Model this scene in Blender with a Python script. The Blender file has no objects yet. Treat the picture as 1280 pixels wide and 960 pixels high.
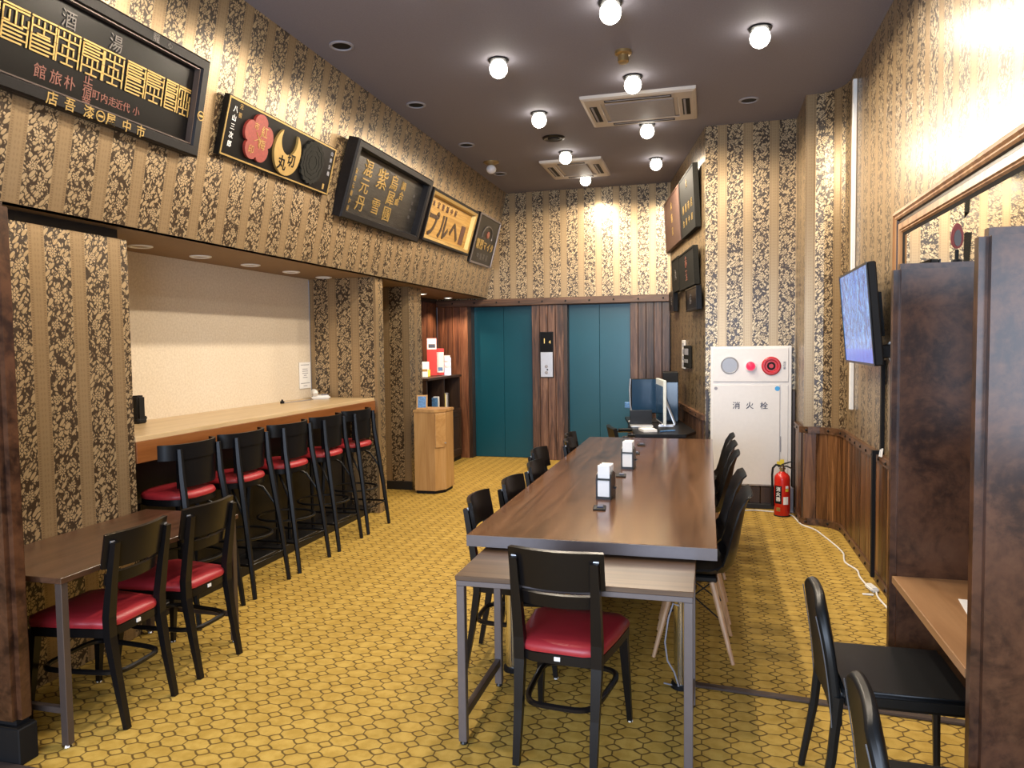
import bpy, bmesh, math, random
from mathutils import Matrix, Vector, Euler
random.seed(7)
C = bpy.context.scene.collection
SC = bpy.context.scene
PI = math.pi

# ------------------------------------------------------------------ camera, world, light, exposure
FOC, YAW, PITCH, ROLL, HCAM = 922.4, .26054, .05279, -.01294, 1.6
cy, sy = math.cos(YAW), math.sin(YAW)
fw = Vector((-sy * math.cos(PITCH), cy * math.cos(PITCH), -math.sin(PITCH)))
rt = Vector((cy, sy, 0)); up = rt.cross(fw)
c_, s_ = math.cos(ROLL), math.sin(ROLL)
R_ = c_ * rt + s_ * up; U_ = -s_ * rt + c_ * up
cam = bpy.data.cameras.new('camera'); cam.sensor_width = 36; cam.lens = FOC / 1280 * 36
cam.clip_start = .05; cam.clip_end = 100
co = bpy.data.objects.new('camera', cam); C.objects.link(co)
co.matrix_world = Matrix(((R_.x, U_.x, -fw.x, 0), (R_.y, U_.y, -fw.y, 0), (R_.z, U_.z, -fw.z, HCAM), (0, 0, 0, 1)))
SC.camera = co
SC.view_settings.view_transform = 'Standard'; SC.view_settings.look = 'None'
SC.view_settings.gamma = 1; SC.view_settings.use_curve_mapping = False
SC.view_settings.exposure = 0.0
w = bpy.data.worlds.new('world'); SC.world = w; w.use_nodes = True
w.node_tree.nodes['Background'].inputs[0].default_value = (.62, .75, 1, 1)
w.node_tree.nodes['Background'].inputs[1].default_value = .22
BULB_W = 23; DAY_W = 340
ld = bpy.data.lights.new('daylight', 'AREA'); ld.shape = 'RECTANGLE'; ld.size = 3.6; ld.size_y = 2.3
ld.color = (.68, .80, 1); ld.energy = DAY_W
lo = bpy.data.objects.new('daylight', ld); C.objects.link(lo)
lo.location = (-.9, -1.75, 1.5); lo.rotation_euler = (PI / 2, 0, 0)      # shop front behind the camera, shining into the room (+Y)

# ------------------------------------------------------------------ node helpers
class V:
    def __init__(s, t, k): s.t = t; s.k = k
    def _m(s, op, o=None, o2=None): return mth(s.t, op, s, o, o2)
    def __add__(s, o): return s._m('ADD', o)
    def __sub__(s, o): return s._m('SUBTRACT', o)
    def __mul__(s, o): return s._m('MULTIPLY', o)
    def __truediv__(s, o): return s._m('DIVIDE', o)
    def __radd__(s, o): return s._m('ADD', o)
    def __rsub__(s, o): return mth(s.t, 'SUBTRACT', o, s)
    def __rmul__(s, o): return s._m('MULTIPLY', o)
    def abs(s): return s._m('ABSOLUTE')
    def mod(s, o): return s._m('FLOORED_MODULO', o)
    def lt(s, o): return s._m('LESS_THAN', o)
    def gt(s, o): return s._m('GREATER_THAN', o)
    def min(s, o): return s._m('MINIMUM', o)
    def max(s, o): return s._m('MAXIMUM', o)
def setin(t, sock, v):
    if isinstance(v, V): t.links.new(v.k, sock)
    elif v is not None: sock.default_value = v
def mth(t, op, a, b=None, c=None):
    n = t.nodes.new('ShaderNodeMath'); n.operation = op
    for i, x in enumerate((a, b, c)): setin(t, n.inputs[i], x)
    return V(t, n.outputs[0])
def mapr(v, a, b, c=0., d=1.):
    t = v.t; n = t.nodes.new('ShaderNodeMapRange'); n.interpolation_type = 'SMOOTHSTEP'
    for i, x in enumerate((v, a, b, c, d)): setin(t, n.inputs[i], x)
    return V(t, n.outputs[0])
def mixc(f, a, b, t=None, blend='MIX'):
    t = t or f.t; n = t.nodes.new('ShaderNodeMix'); n.data_type = 'RGBA'; n.blend_type = blend
    setin(t, n.inputs[0], f)
    for i, x in ((6, a), (7, b)): setin(t, n.inputs[i], x if isinstance(x, V) else (*x, 1))
    return V(t, n.outputs[2])
def coords(t, kind='Object'):
    n = t.nodes.new('ShaderNodeTexCoord'); return V(t, n.outputs[kind])
def sep(v):
    n = v.t.nodes.new('ShaderNodeSeparateXYZ'); v.t.links.new(v.k, n.inputs[0])
    return [V(v.t, n.outputs[i]) for i in range(3)]
def comb(t, x, y, z=0.):
    n = t.nodes.new('ShaderNodeCombineXYZ')
    for i, a in enumerate((x, y, z)): setin(t, n.inputs[i], a)
    return V(t, n.outputs[0])
def noise(vec, scale, detail=3., rough=.55, dist=0.):
    n = vec.t.nodes.new('ShaderNodeTexNoise'); vec.t.links.new(vec.k, n.inputs['Vector'])
    n.inputs['Scale'].default_value = scale; n.inputs['Detail'].default_value = detail
    n.inputs['Roughness'].default_value = rough; n.inputs['Distortion'].default_value = dist
    return V(vec.t, n.outputs[0])
def rnd(t):
    n = t.nodes.new('ShaderNodeObjectInfo'); return V(t, n.outputs['Random'])
def mapping(v, sc, loc=(0, 0, 0)):
    n = v.t.nodes.new('ShaderNodeMapping'); v.t.links.new(v.k, n.inputs[0])
    n.inputs['Scale'].default_value = sc
    if isinstance(loc, V): v.t.links.new(loc.k, n.inputs['Location'])
    else: n.inputs['Location'].default_value = loc
    return V(v.t, n.outputs[0])
def newmat(name):
    m = bpy.data.materials.new(name); m.use_nodes = True
    return m, m.node_tree, m.node_tree.nodes['Principled BSDF']
def put(t, b, **k):
    nm = dict(col='Base Color', rough='Roughness', metal='Metallic', spec='Specular IOR Level', emit='Emission Color', es='Emission Strength', trans='Transmission Weight', coat='Coat Weight', normal='Normal', alpha='Alpha')
    for a, v in k.items():
        if a in ('col', 'emit') and not isinstance(v, V): v = (*v, 1)
        setin(t, b.inputs[nm[a]], v)
def bump(h, strength=.3, dist=.01):
    n = h.t.nodes.new('ShaderNodeBump'); n.inputs['Strength'].default_value = strength; n.inputs['Distance'].default_value = dist
    h.t.links.new(h.k, n.inputs['Height']); return V(h.t, n.outputs[0])
def plain(name, col, rough=.5, metal=0., var=.06, scale=30, **k):
    m, t, b = newmat(name); n = noise(coords(t), scale)
    dark = tuple(c * (1 - var * 2) for c in col); lite = tuple(min(1, c * (1 + var)) for c in col)
    put(t, b, col=mixc(n, dark, lite), rough=rough, metal=metal, **k); return m
def wood(name, dark, mid, lite, axis=2, rough=.4, freq=1., vary=.5, bumpy=.15, coat=0.):
    m, t, b = newmat(name); r = rnd(t); v = coords(t)
    sc = [14 * freq] * 3; sc[axis] = .9 * freq
    off = comb(t, r * 37., r * 91., r * 53.)
    p = mapping(v, sc, off)
    g = noise(p, 1.6, 5, .6, 1.2)
    sc2 = [70 * freq] * 3; sc2[axis] = 2.2
    f = noise(mapping(v, sc2, off), 1.5, 3, .7)
    c = mixc(mapr(g, .32, .55), dark, mid); c = mixc(mapr(g, .5, .75), c, lite)
    c = mixc(mapr(f, .35, .7) * .35, c, dark)
    k = r * vary + (1 - vary * .5)
    hs = t.nodes.new('ShaderNodeHueSaturation'); t.links.new(c.k, hs.inputs['Color']); t.links.new(k.k, hs.inputs['Value'])
    put(t, b, col=V(t, hs.outputs[0]), rough=rough, normal=bump(f, bumpy, .003), coat=coat); return m
def emis(name, col, s):
    m, t, b = newmat(name); put(t, b, col=(0, 0, 0), emit=col, es=s); return m

def wallpaper():
    m, t, b = newmat('wallpaper_gold_stripe'); uv = coords(t, 'UV'); u, v, _ = sep(uv)
    s = u.mod(.238)
    band = mapr((s - .075).abs(), .0735, .0765, 1., 0.)              # dark floral band
    # pointed leaves: stretched cells in two slants over the dark ground
    wob = noise(comb(t, u, v), 16, 2) - .5
    pu = u + wob * .014; pv = v + wob * .022
    def leaves(ang, ln, wd, off, thr):
        ca, sa = math.cos(ang), math.sin(ang)
        cv = comb(t, (pu * ca + pv * sa) * ln + off, (pv * ca - pu * sa) * wd + off * 1.7)
        vo = t.nodes.new('ShaderNodeTexVoronoi'); vo.feature = 'F1'; vo.inputs['Scale'].default_value = 1; vo.inputs['Randomness'].default_value = .72
        t.links.new(cv.k, vo.inputs['Vector']); d = V(t, vo.outputs['Distance'])
        return mapr(d, thr - .05, thr + .03, 1., 0.), mapr(d, thr + .06, thr + .14, 1., 0.)
    la_, ha_ = leaves(.85, 20., 46., 0., .43); lb_, hb_ = leaves(-.75, 24., 56., 31.3, .42); lc_, hc_ = leaves(1.45, 34., 70., 11.7, .40)
    leaf = la_ .max(lb_ * (1 - ha_)); leaf = leaf.max(lc_ * (1 - ha_) * (1 - hb_))
    # flowers with eight petals, two per repeat
    for (fu, fv, R) in ((.068, .06, .034), (.098, .2, .027), (.045, .285, .024)):
        du = s - fu; dv = v.mod(.36) - fv
        ang = mth(t, 'ARCTAN2', dv, du); rr = mth(t, 'SQRT', du * du + dv * dv)
        pet = mth(t, 'COSINE', ang * 8.) * .2 + .8
        q = rr / (pet * R)
        fl = mapr(q, .86, 1., 1., 0.)
        ring = mapr((rr - R * .26).abs(), .0012, .0026)
        pg = mapr(mth(t, 'COSINE', ang * 8.), -.85, -.6)
        inn = mapr(rr, R * .3, R * .45)
        petal = fl * ring * (1 - inn * (1 - pg))
        halo = mapr(q, 1.1, 1.2, 1., 0.)
        leaf = leaf * (1 - halo) + petal
    leaf = leaf.min(1.)
    # light band: beads along the borders and a faint lattice
    e1 = (s - .162).abs(); e2 = (s - .228).abs(); e = e1.min(e2)
    bead_v = (v.mod(.012) - .006).abs()
    bd = mth(t, 'SQRT', e * e + bead_v * bead_v)
    bead = mapr((bd - .0028).abs(), .0006, .0014, 1., 0.)
    ln = mapr((e - .0062).abs(), .0005, .0011, 1., 0.)
    la = ((s - .195) * 60.); lb = v * 38.
    lat = mth(t, 'SINE', (la + lb) * 3.1416) * mth(t, 'SINE', (la - lb) * 3.1416)
    lat = mapr(lat, .15, .5) * mapr((s - .195).abs(), .02, .024, 1., 0.) * .22
    mark = (bead * .9).max(ln * .6).max(lat)
    dark_c = (.026, .015, .008); leaf_c = (.47, .35, .20); lite_c = (.345, .245, .135); mark_c = (.15, .095, .045)
    weave = noise(comb(t, u * 3., v), 260, 1)
    cl = mixc(mark, lite_c, mark_c); cd = mixc(leaf, dark_c, leaf_c)
    c = mixc(band, cl, cd)
    c = mixc(mapr(weave, .35, .7) * .22, c, (.16, .10, .05))
    gold = (1 - band) + band * leaf
    put(t, b, col=c, metal=gold * .45, rough=.30, normal=bump(gold + weave * .15, .25, .002)); return m

def carpet():
    m, t, b = newmat('carpet_ochre_lattice'); x, y, _ = sep(coords(t))
    wv = noise(comb(t, x, y), 24, 2) - .5
    wx = x + wv * .008; wy = y + wv * .008
    A, B = .0565, .0415
    X = ((wx + .024).mod(2 * A) - A).abs(); Y = ((wy + .0535).mod(2 * B) - B).abs()
    fx = A - X; fy = B - Y                                          # octagon centre at X=0: corner (diamond) at fx=fy=0
    a, q = .0315, .0243
    d = (mth(t, 'POWER', fx / a, 1.3) + mth(t, 'POWER', fy / q, 1.3) - 1.) * .0125
    ed = (d.max(0.)).min(9.)
    inside = (0. - d)
    dist = mth(t, 'MINIMUM', d.abs(), (fx.min(fy)) + mapr(d, -.0005, 0., 1., 0.))
    line = mapr(dist, .0014, .0042, 1., 0.)
    big = noise(comb(t, x, y), 2.2, 3); fine = noise(comb(t, x, y), 420, 2); mid = noise(comb(t, x, y), 16, 3)
    c = mixc(mapr(mid, .3, .7), (.43, .275, .05), (.57, .385, .09))
    c = mixc(mapr(big, .35, .7) * .3, c, (.36, .225, .042))
    c = mixc(mapr(fine, .4, .65) * .25, c, (.30, .17, .02))
    c = mixc(line * .85, c, (.06, .030, .007))
    put(t, b, col=c, rough=.75, spec=.25, normal=bump(fine * .4 - line, .35, .003)); return m

def leather_panel():
    m, t, b = newmat('booth_brown_leather'); v = coords(t)
    n1 = noise(v, 5, 6, .68, .6); n2 = noise(v, 28, 4, .6)
    c = mixc(mapr(n1, .36, .62), (.020, .008, .0045), (.088, .036, .017)); c = mixc(mapr(n2, .4, .75) * .5, c, (.12, .053, .025))
    put(t, b, col=c, rough=.30, spec=.4, normal=bump(n2, .05, .003)); return m
def cream():
    m, t, b = newmat('cream_wall'); v = coords(t); n = noise(v, 60, 4, .7); n2 = noise(v, 5, 2)
    c = mixc(mapr(n, .3, .7), (.60, .52, .41), (.74, .66, .54)); c = mixc(n2 * .25, c, (.58, .46, .30))
    put(t, b, col=c, rough=.8, normal=bump(n, .15, .002)); return m
def ceilm():
    m, t, b = newmat('ceiling_brown'); v = coords(t); n = noise(v, 90, 3, .7)
    put(t, b, col=mixc(n, (.165, .155, .185), (.225, .212, .25)), rough=.8, normal=bump(n, .2, .003)); return m
def screenm():
    m, t, b = newmat('television_picture'); x, y, z = sep(coords(t))
    n = noise(mapping(coords(t), (9, 1, 3)), 3, 5, .7, 1.5); n2 = noise(mapping(coords(t), (1.6, 1, .7)), 13, 5, .75, 2.)
    c = mixc(mapr(n, .35, .65), (.03, .16, .70), (.20, .52, 1.)); c = mixc(mapr(n2, .49, .54) * .85, c, (.02, .05, .25))
    lo_ = mapr(z, -.22, -.2, 1., 0.) ; c = mixc(lo_ * .8, c, (.06, .2, .8))
    put(t, b, col=(.01, .01, .01), emit=c, es=.85, rough=.2); return m

M = dict(
    paper=wallpaper(), carpet=carpet(), booth=leather_panel(), cream=cream(), ceil=ceilm(), tvpic=screenm(),
    oldwood=wood('old_plank_wood', (.022, .010, .006), (.095, .044, .024), (.22, .125, .078), 2, .40, 1.1, 1.1, .5),
    oldwoodx=wood('old_beam_wood', (.030, .015, .009), (.085, .042, .023), (.15, .08, .048), 0, .45, .8, .5, .3),
    oldwoody=wood('old_rail_wood', (.040, .018, .009), (.12, .057, .027), (.20, .10, .055), 1, .4, .8, .4, .3),
    redwood=wood('reddish_plank_wood', (.045, .014, .006), (.17, .062, .026), (.30, .13, .06), 2, .45, .7, .7, .35),
    wains=wood('wainscot_wood', (.040, .015, .006), (.145, .062, .023), (.27, .13, .055), 2, .33, 1.0, 1.15, .4),
    table=wood('walnut_laminate', (.058, .026, .013), (.120, .056, .028), (.175, .088, .046), 1, .16, .55, .1, .03),
    deskw=wood('brown_desk_laminate', (.060, .034, .019), (.098, .057, .032), (.13, .078, .045), 0, .36, .6, .1, .03),
    sidew=wood('dark_wall_table_laminate', (.055, .026, .014), (.095, .046, .025), (.13, .066, .038), 1, .3, .6, .1, .03),
    ctop=wood('counter_top_wood', (.47, .33, .17), (.56, .41, .23), (.62, .47, .28), 1, .32, .5, .1, .04),
    cfront=wood('counter_front_wood', (.17, .055, .013), (.23, .082, .022), (.28, .11, .033), 1, .35, .5, .1, .04),
    kiosk=wood('light_oak_veneer', (.36, .19, .065), (.46, .265, .10), (.52, .32, .135), 2, .4, .5, .1, .05),
    boothdesk=wood('booth_desk_wood', (.30, .155, .068), (.36, .195, .09), (.41, .235, .115), 1, .35, .5, .1, .04),
    frame=wood('mirror_frame_wood', (.22, .10, .040), (.38, .20, .085), (.50, .29, .14), 1, .35, .6, .2, .06),
    shelfw=wood('dark_shelf_wood', (.020, .010, .006), (.045, .024, .014), (.07, .038, .022), 2, .4, .6, .3, .1),
    dowel=wood('beech_dowel', (.45, .25, .13), (.60, .37, .20), (.68, .45, .27), 2, .45, .8, .1, .04),
    chair=plain('wenge_black_wood', (.0065, .0055, .0055), .30, spec=.28),
    stool=plain('black_lacquer', (.005, .005, .006), .36, spec=.22),
    red=plain('red_vinyl', (.36, .022, .030), .42, 0, .1, 14),
    leather=plain('black_leather', (.008, .009, .010), .36, 0, .1, 80, spec=.3),
    stitch=plain('grey_stitching', (.10, .105, .115), .7),
    shell=plain('black_plastic', (.008, .0085, .010), .38, spec=.3),
    blackm=plain('black_metal', (.012, .012, .013), .35, .4),
    blackp=plain('black_matt', (.006, .006, .007), .6, spec=.25),
    steel=plain('painted_grey_steel', (.145, .125, .125), .38, .35),
    steeld=plain('brown_grey_steel', (.085, .062, .052), .4, .35),
    chrome=plain('chrome', (.75, .75, .77), .12, 1.),
    brass=plain('aged_brass', (.42, .30, .14), .35, .8),
    alu=plain('brushed_aluminium', (.62, .64, .68), .35, .7),
    white=plain('white_plastic', (.78, .78, .76), .4, 0, .03),
    whitesteel=plain('white_enamel_steel', (.72, .71, .70), .35, 0, .03),
    offwhite=plain('aircon_beige', (.50, .45, .40), .5, 0, .03),
    acgrille=plain('aircon_grille_grey', (.30, .30, .34), .6, 0, .05),
    paperw=plain('white_paper', (.85, .85, .84), .8, 0, .02),
    teal=plain('teal_lift_door', (.002, .070, .105), .33, .1, .06, 3),
    gold=plain('gold_paint', (.42, .28, .09), .38, .5, .12, 40),
    goldboard=wood('gilt_board', (.24, .125, .03), (.36, .21, .055), (.45, .28, .09), 0, .42, 1.2, .1, .1),
    lacq=plain('black_lacquer_board', (.005, .0045, .0045), .28, 0, .1, 9, spec=.18),
    lacqw=wood('black_grained_board', (.006, .005, .005), (.018, .017, .016), (.04, .038, .035), 0, .3, 1.4, .1, .5),
    framed=plain('dark_frame', (.008, .007, .008), .42, 0, .35, 60, spec=.18),
    redpaint=plain('faded_red_paint', (.24, .028, .018), .5, 0, .25, 60),
    redletter=plain('faded_red_lettering', (.22, .07, .045), .5, 0, .2, 60),
    greycarv=plain('grey_carved', (.020, .0195, .017), .8, 0, .3, 90, spec=.1),
    greyletter=plain('tarnished_lettering', (.10, .09, .085), .4, .3),
    brownboard=wood('brown_board', (.05, .022, .014), (.085, .038, .025), (.115, .055, .035), 2, .6, 1, .1, .1),
    extred=plain('extinguisher_red', (.58, .020, .012), .25, 0, .04),
    alarm=plain('alarm_red', (.50, .012, .016), .28, 0, .04),
    blue=plain('blue_sticker', (.05, .35, .75), .5),
    yellow=plain('yellow_tag', (.75, .6, .05), .5),
    navy=plain('printed_navy', (.06, .07, .12), .6),
    brochred=plain('brochure_red', (.62, .03, .025), .45),
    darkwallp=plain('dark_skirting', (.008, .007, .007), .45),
    speaker=plain('grey_perforated_metal', (.36, .38, .42), .45, .3, .2, 400),
    photo=plain('blue_photo_print', (.12, .30, .62), .4, 0, .5, 60),
    monwhite=plain('monitor_white', (.72, .78, .76), .35),
    monscreen=plain('dark_glossy_screen', (.020, .055, .11), .12),
    niche=plain('niche_soffit_brown', (.22, .14, .075), .7),
    bulb=emis('lamp_glow', (1, .93, .80), 14), bulbsmall=emis('downlight_glow', (1, .9, .75), 6),
    alarmlamp=emis('red_lamp_glow', (1, .03, .10), 1.2),
    amber=emis('amber_digits', (1, .65, .2), 1.5),
)
M['mirror'], _t, _b = newmat('mirror_glass'); put(_t, _b, col=(.86, .87, .86), metal=1., rough=.015)
M['globe'] = plain('frosted_globe', (.7, .7, .72), .3, 0, .02)

# ------------------------------------------------------------------ mesh helpers
class MB:
    def __init__(s): s.b = bmesh.new(); s.uv = s.b.loops.layers.uv.new('UVMap')
    def _add(s, tb, mtx=None):
        if mtx is not None: bmesh.ops.transform(tb, matrix=mtx, verts=tb.verts)
        me = bpy.data.meshes.new('tmp'); tb.to_mesh(me); s.b.from_mesh(me); bpy.data.meshes.remove(me); tb.free(); return s
    def box(s, x0, x1, y0, y1, z0, z1, bev=0, mtx=None, seg=1):
        tb = bmesh.new(); bmesh.ops.create_cube(tb, size=1)
        bmesh.ops.transform(tb, matrix=Matrix.Translation(((x0 + x1) / 2, (y0 + y1) / 2, (z0 + z1) / 2)) @ Matrix.Diagonal((x1 - x0, y1 - y0, z1 - z0, 1)), verts=tb.verts)
        if bev: bmesh.ops.bevel(tb, geom=tb.edges[:], offset=bev, segments=seg, affect='EDGES', clamp_overlap=True)
        return s._add(tb, mtx)
    def tube(s, pts, r, n=8, mtx=None, closed=False, squash=None, cap=True):
        pts = [Vector(p) for p in pts]; m = len(pts); rs = r if isinstance(r, (list, tuple)) else [r] * m
        tb = bmesh.new(); rings = []; prev = None
        for i, p in enumerate(pts):
            a = pts[(i - 1) % m] if (closed or i > 0) else pts[i]; b = pts[(i + 1) % m] if (closed or i < m - 1) else pts[i]
            d = (b - a).normalized()
            if prev is None:
                ref = Vector((0, 0, 1)) if abs(d.z) < .9 else Vector((1, 0, 0)); x = d.cross(ref).normalized()
            else:
                x = (prev - d * prev.dot(d)).normalized()
            prev = x; y = d.cross(x)
            q = squash or (1, 1)
            rings.append([tb.verts.new(p + (x * math.cos(2 * PI * k / n + PI / n) * q[0] + y * math.sin(2 * PI * k / n + PI / n) * q[1]) * rs[i]) for k in range(n)])
        for i in range(m if closed else m - 1):
            A, B = rings[i], rings[(i + 1) % m]
            for k in range(n): tb.faces.new((A[k], A[(k + 1) % n], B[(k + 1) % n], B[k]))
        if cap and not closed: tb.faces.new(rings[0][::-1]); tb.faces.new(rings[-1])
        bmesh.ops.recalc_face_normals(tb, faces=tb.faces[:])
        return s._add(tb, mtx)
    def lathe(s, prof, n=20, mtx=None):
        tb = bmesh.new(); rings = []
        for (r, z) in prof:
            rings.append([tb.verts.new((r * math.cos(2 * PI * k / n), r * math.sin(2 * PI * k / n), z)) for k in range(n)] if r > 1e-5 else [tb.verts.new((0, 0, z))])
        for A, B in zip(rings, rings[1:]):
            for k in range(n):
                f = [A[k % len(A)], A[(k + 1) % len(A)], B[(k + 1) % len(B)], B[k % len(B)]]
                u = []; [u.append(v) for v in f if v not in u]
                if len(u) > 2: tb.faces.new(u)
        if len(rings[0]) > 1: tb.faces.new(rings[0][::-1])
        if len(rings[-1]) > 1: tb.faces.new(rings[-1])
        bmesh.ops.recalc_face_normals(tb, faces=tb.faces[:])
        return s._add(tb, mtx)
    def prism(s, poly, z0, z1, bev=0, mtx=None, seg=2):
        tb = bmesh.new(); lo_ = [tb.verts.new((x, y, z0)) for x, y in poly]; hi = [tb.verts.new((x, y, z1)) for x, y in poly]
        tb.faces.new(lo_[::-1]); tb.faces.new(hi); n = len(poly)
        for i in range(n): tb.faces.new((lo_[i], lo_[(i + 1) % n], hi[(i + 1) % n], hi[i]))
        bmesh.ops.recalc_face_normals(tb, faces=tb.faces[:])
        if bev: bmesh.ops.bevel(tb, geom=[e for e in tb.edges if abs(e.verts[0].co.z - e.verts[1].co.z) < 1e-6], offset=bev, segments=seg, affect='EDGES', clamp_overlap=True)
        return s._add(tb, mtx)
    def sheet(s, fn, nu, nv, thick, mtx=None):
        """solid of even thickness over the surface fn(u, v), u and v in 0..1"""
        P = [[Vector(fn(i / nu, j / nv)) for j in range(nv + 1)] for i in range(nu + 1)]
        tb = bmesh.new(); F = []; K = []
        for i in range(nu + 1):
            fr = []; kr = []
            for j in range(nv + 1):
                a = P[min(i + 1, nu)][j] - P[max(i - 1, 0)][j]; b = P[i][min(j + 1, nv)] - P[i][max(j - 1, 0)]
                n = a.cross(b).normalized()
                fr.append(tb.verts.new(P[i][j] + n * thick / 2)); kr.append(tb.verts.new(P[i][j] - n * thick / 2))
            F.append(fr); K.append(kr)
        for i in range(nu):
            for j in range(nv):
                tb.faces.new((F[i][j], F[i + 1][j], F[i + 1][j + 1], F[i][j + 1])); tb.faces.new((K[i][j], K[i][j + 1], K[i + 1][j + 1], K[i + 1][j]))
        rim = [(i, 0) for i in range(nu + 1)] + [(nu, j) for j in range(1, nv + 1)] + [(i, nv) for i in range(nu - 1, -1, -1)] + [(0, j) for j in range(nv - 1, 0, -1)]
        for (a, b), (c, d) in zip(rim, rim[1:] + rim[:1]): tb.faces.new((F[a][b], K[a][b], K[c][d], F[c][d]))
        bmesh.ops.recalc_face_normals(tb, faces=tb.faces[:])
        return s._add(tb, mtx)
    def ring(s, w, h, prof, mtx=None):
        """picture-frame moulding around a w x h rectangle in XY; prof = (inset, height) from the outer edge"""
        tb = bmesh.new(); L = []
        for t, z in prof: L.append([tb.verts.new((sx * (w / 2 - t), sy_ * (h / 2 - t), z)) for sx, sy_ in ((-1, -1), (1, -1), (1, 1), (-1, 1))])
        for A, B in zip(L, L[1:]):
            for k in range(4): tb.faces.new((A[k], A[(k + 1) % 4], B[(k + 1) % 4], B[k]))
        bmesh.ops.recalc_face_normals(tb, faces=tb.faces[:])
        return s._add(tb, mtx)
    def build(s, name, mat, parent=None, loc=None, rot=None, smooth=None):
        me = bpy.data.meshes.new(name); s.b.to_mesh(me); s.b.free(); me.materials.append(M[mat])
        if smooth:
            for p in me.polygons: p.use_smooth = True
            me.set_sharp_from_angle(angle=math.radians(smooth))
        o = bpy.data.objects.new(name, me); C.objects.link(o)
        if parent: o.parent = parent
        if loc: o.location = loc
        if rot: o.rotation_euler = rot
        return o
def inst(src, parent, loc=None, rot=None, mtx=None):
    o = src.copy(); C.objects.link(o); o.parent = parent
    if mtx is not None: o.matrix_local = mtx
    if loc is not None: o.location = loc
    if rot is not None: o.rotation_euler = rot
    return o
def tag(o, label, cat, group=None):
    o['label'] = label; o['category'] = cat
    if group: o['group'] = group
    return o
def thing(name, label, cat, loc=(0, 0, 0), rotz=0, group=None, mtx=None):
    o = bpy.data.objects.new(name, None); o.empty_display_size = .05; C.objects.link(o)
    o.location = loc; o.rotation_euler = (0, 0, rotz)
    if mtx is not None: o.matrix_world = mtx
    return tag(o, label, cat, group)
def struct(o): o['kind'] = 'structure'; return o
def dup(root, loc, rotz, label):
    r = root.copy(); C.objects.link(r); r.location = loc; r.rotation_euler = (0, 0, rotz); r['label'] = label
    for ch in list(root.children):
        c = ch.copy(); C.objects.link(c); c.parent = r
        for g in ch.children:
            d = g.copy(); C.objects.link(d); d.parent = c
    return r
def text(name, body, size, mat, parent, x=0, y=0, z=0, depth=.002, sx=1., bold=0., mtx=None, rotz=0):
    cu = bpy.data.curves.new('t', 'FONT'); cu.body = body; cu.size = size; cu.extrude = depth; cu.align_x = 'CENTER'; cu.align_y = 'CENTER'; cu.offset = bold; cu.resolution_u = 2
    to = bpy.data.objects.new('t', cu); C.objects.link(to); bpy.context.view_layer.update()
    dg = bpy.context.evaluated_depsgraph_get()
    me = bpy.data.meshes.new_from_object(to.evaluated_get(dg)); bpy.data.objects.remove(to)
    if me.vertices:                                                  # centre on the glyphs
        xs = [v.co.x for v in me.vertices]; ys = [v.co.y for v in me.vertices]
        me.transform(Matrix.Translation((-(min(xs) + max(xs)) / 2, -(min(ys) + max(ys)) / 2, 0)))
    me.transform(Matrix.Diagonal((sx, 1, 1, 1))); me.materials.clear(); me.materials.append(M[mat])
    o = bpy.data.objects.new(name, me); C.objects.link(o); o.parent = parent
    if mtx is not None: o.matrix_local = mtx
    else: o.location = (x, y, z); o.rotation_euler = (0, 0, rotz)
    return o
def wall(name, path, z0, z1, mat, thick=.08, side=1, u0=0., tilt=None):
    """wall along a plan path (front on the left of travel if side=1, right if -1), UV in metres; tilt = plan offset at the top"""
    b = bmesh.new(); uv = b.loops.layers.uv.new('UVMap'); n = len(path); P = [Vector((x, y, 0)) for x, y in path]
    off = []
    for i in range(n):
        d = Vector((0, 0, 0))
        if i > 0: d += (P[i] - P[i - 1]).normalized()
        if i < n - 1: d += (P[i + 1] - P[i]).normalized()
        d.normalize(); off.append(Vector((d.y, -d.x, 0)) * side * thick)   # away from the room
    L = [u0]
    for i in range(1, n): L.append(L[-1] + (P[i] - P[i - 1]).length)
    T = Vector((*(tilt or (0, 0)), 0))
    vs = [[b.verts.new(P[i] + Vector((0, 0, z0))), b.verts.new(P[i] + T + Vector((0, 0, z1))), b.verts.new(P[i] + off[i] + Vector((0, 0, z0))), b.verts.new(P[i] + off[i] + T + Vector((0, 0, z1)))] for i in range(n)]
    hgt = math.hypot(z1 - z0, T.length)
    for i in range(n - 1):
        A, B = vs[i], vs[i + 1]
        for q, us in (((A[0], B[0], B[1], A[1]), 0), ((A[2], A[3], B[3], B[2]), 1), ((A[1], B[1], B[3], A[3]), 1), ((A[0], A[2], B[2], B[0]), 1)):
            f = b.faces.new(q)
            for lp in f.loops:
                k = i if lp.vert in A else i + 1
                lp[uv].uv = (L[k], z0 + (hgt if lp.vert in (A[1], B[1], A[3], B[3]) else 0))
    for A in (vs[0], vs[-1]):
        f = b.faces.new((A[0], A[1], A[3], A[2]))
        for lp in f.loops: lp[uv].uv = (L[0] + (thick if lp.vert in (A[2], A[3]) else 0) + .02, lp.vert.co.z)
    bmesh.ops.recalc_face_normals(b, faces=b.faces[:])
    me = bpy.data.meshes.new(name); b.to_mesh(me); b.free(); me.materials.append(M[mat])
    o = bpy.data.objects.new(name, me); C.objects.link(o); return struct(o)
def frame_mtx(o, u, n):
    u = Vector(u).normalized(); n = Vector(n).normalized(); v = n.cross(u)
    return Matrix(((u.x, v.x, n.x, o[0]), (u.y, v.y, n.y, o[1]), (u.z, v.z, n.z, o[2]), (0, 0, 0, 1)))

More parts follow.
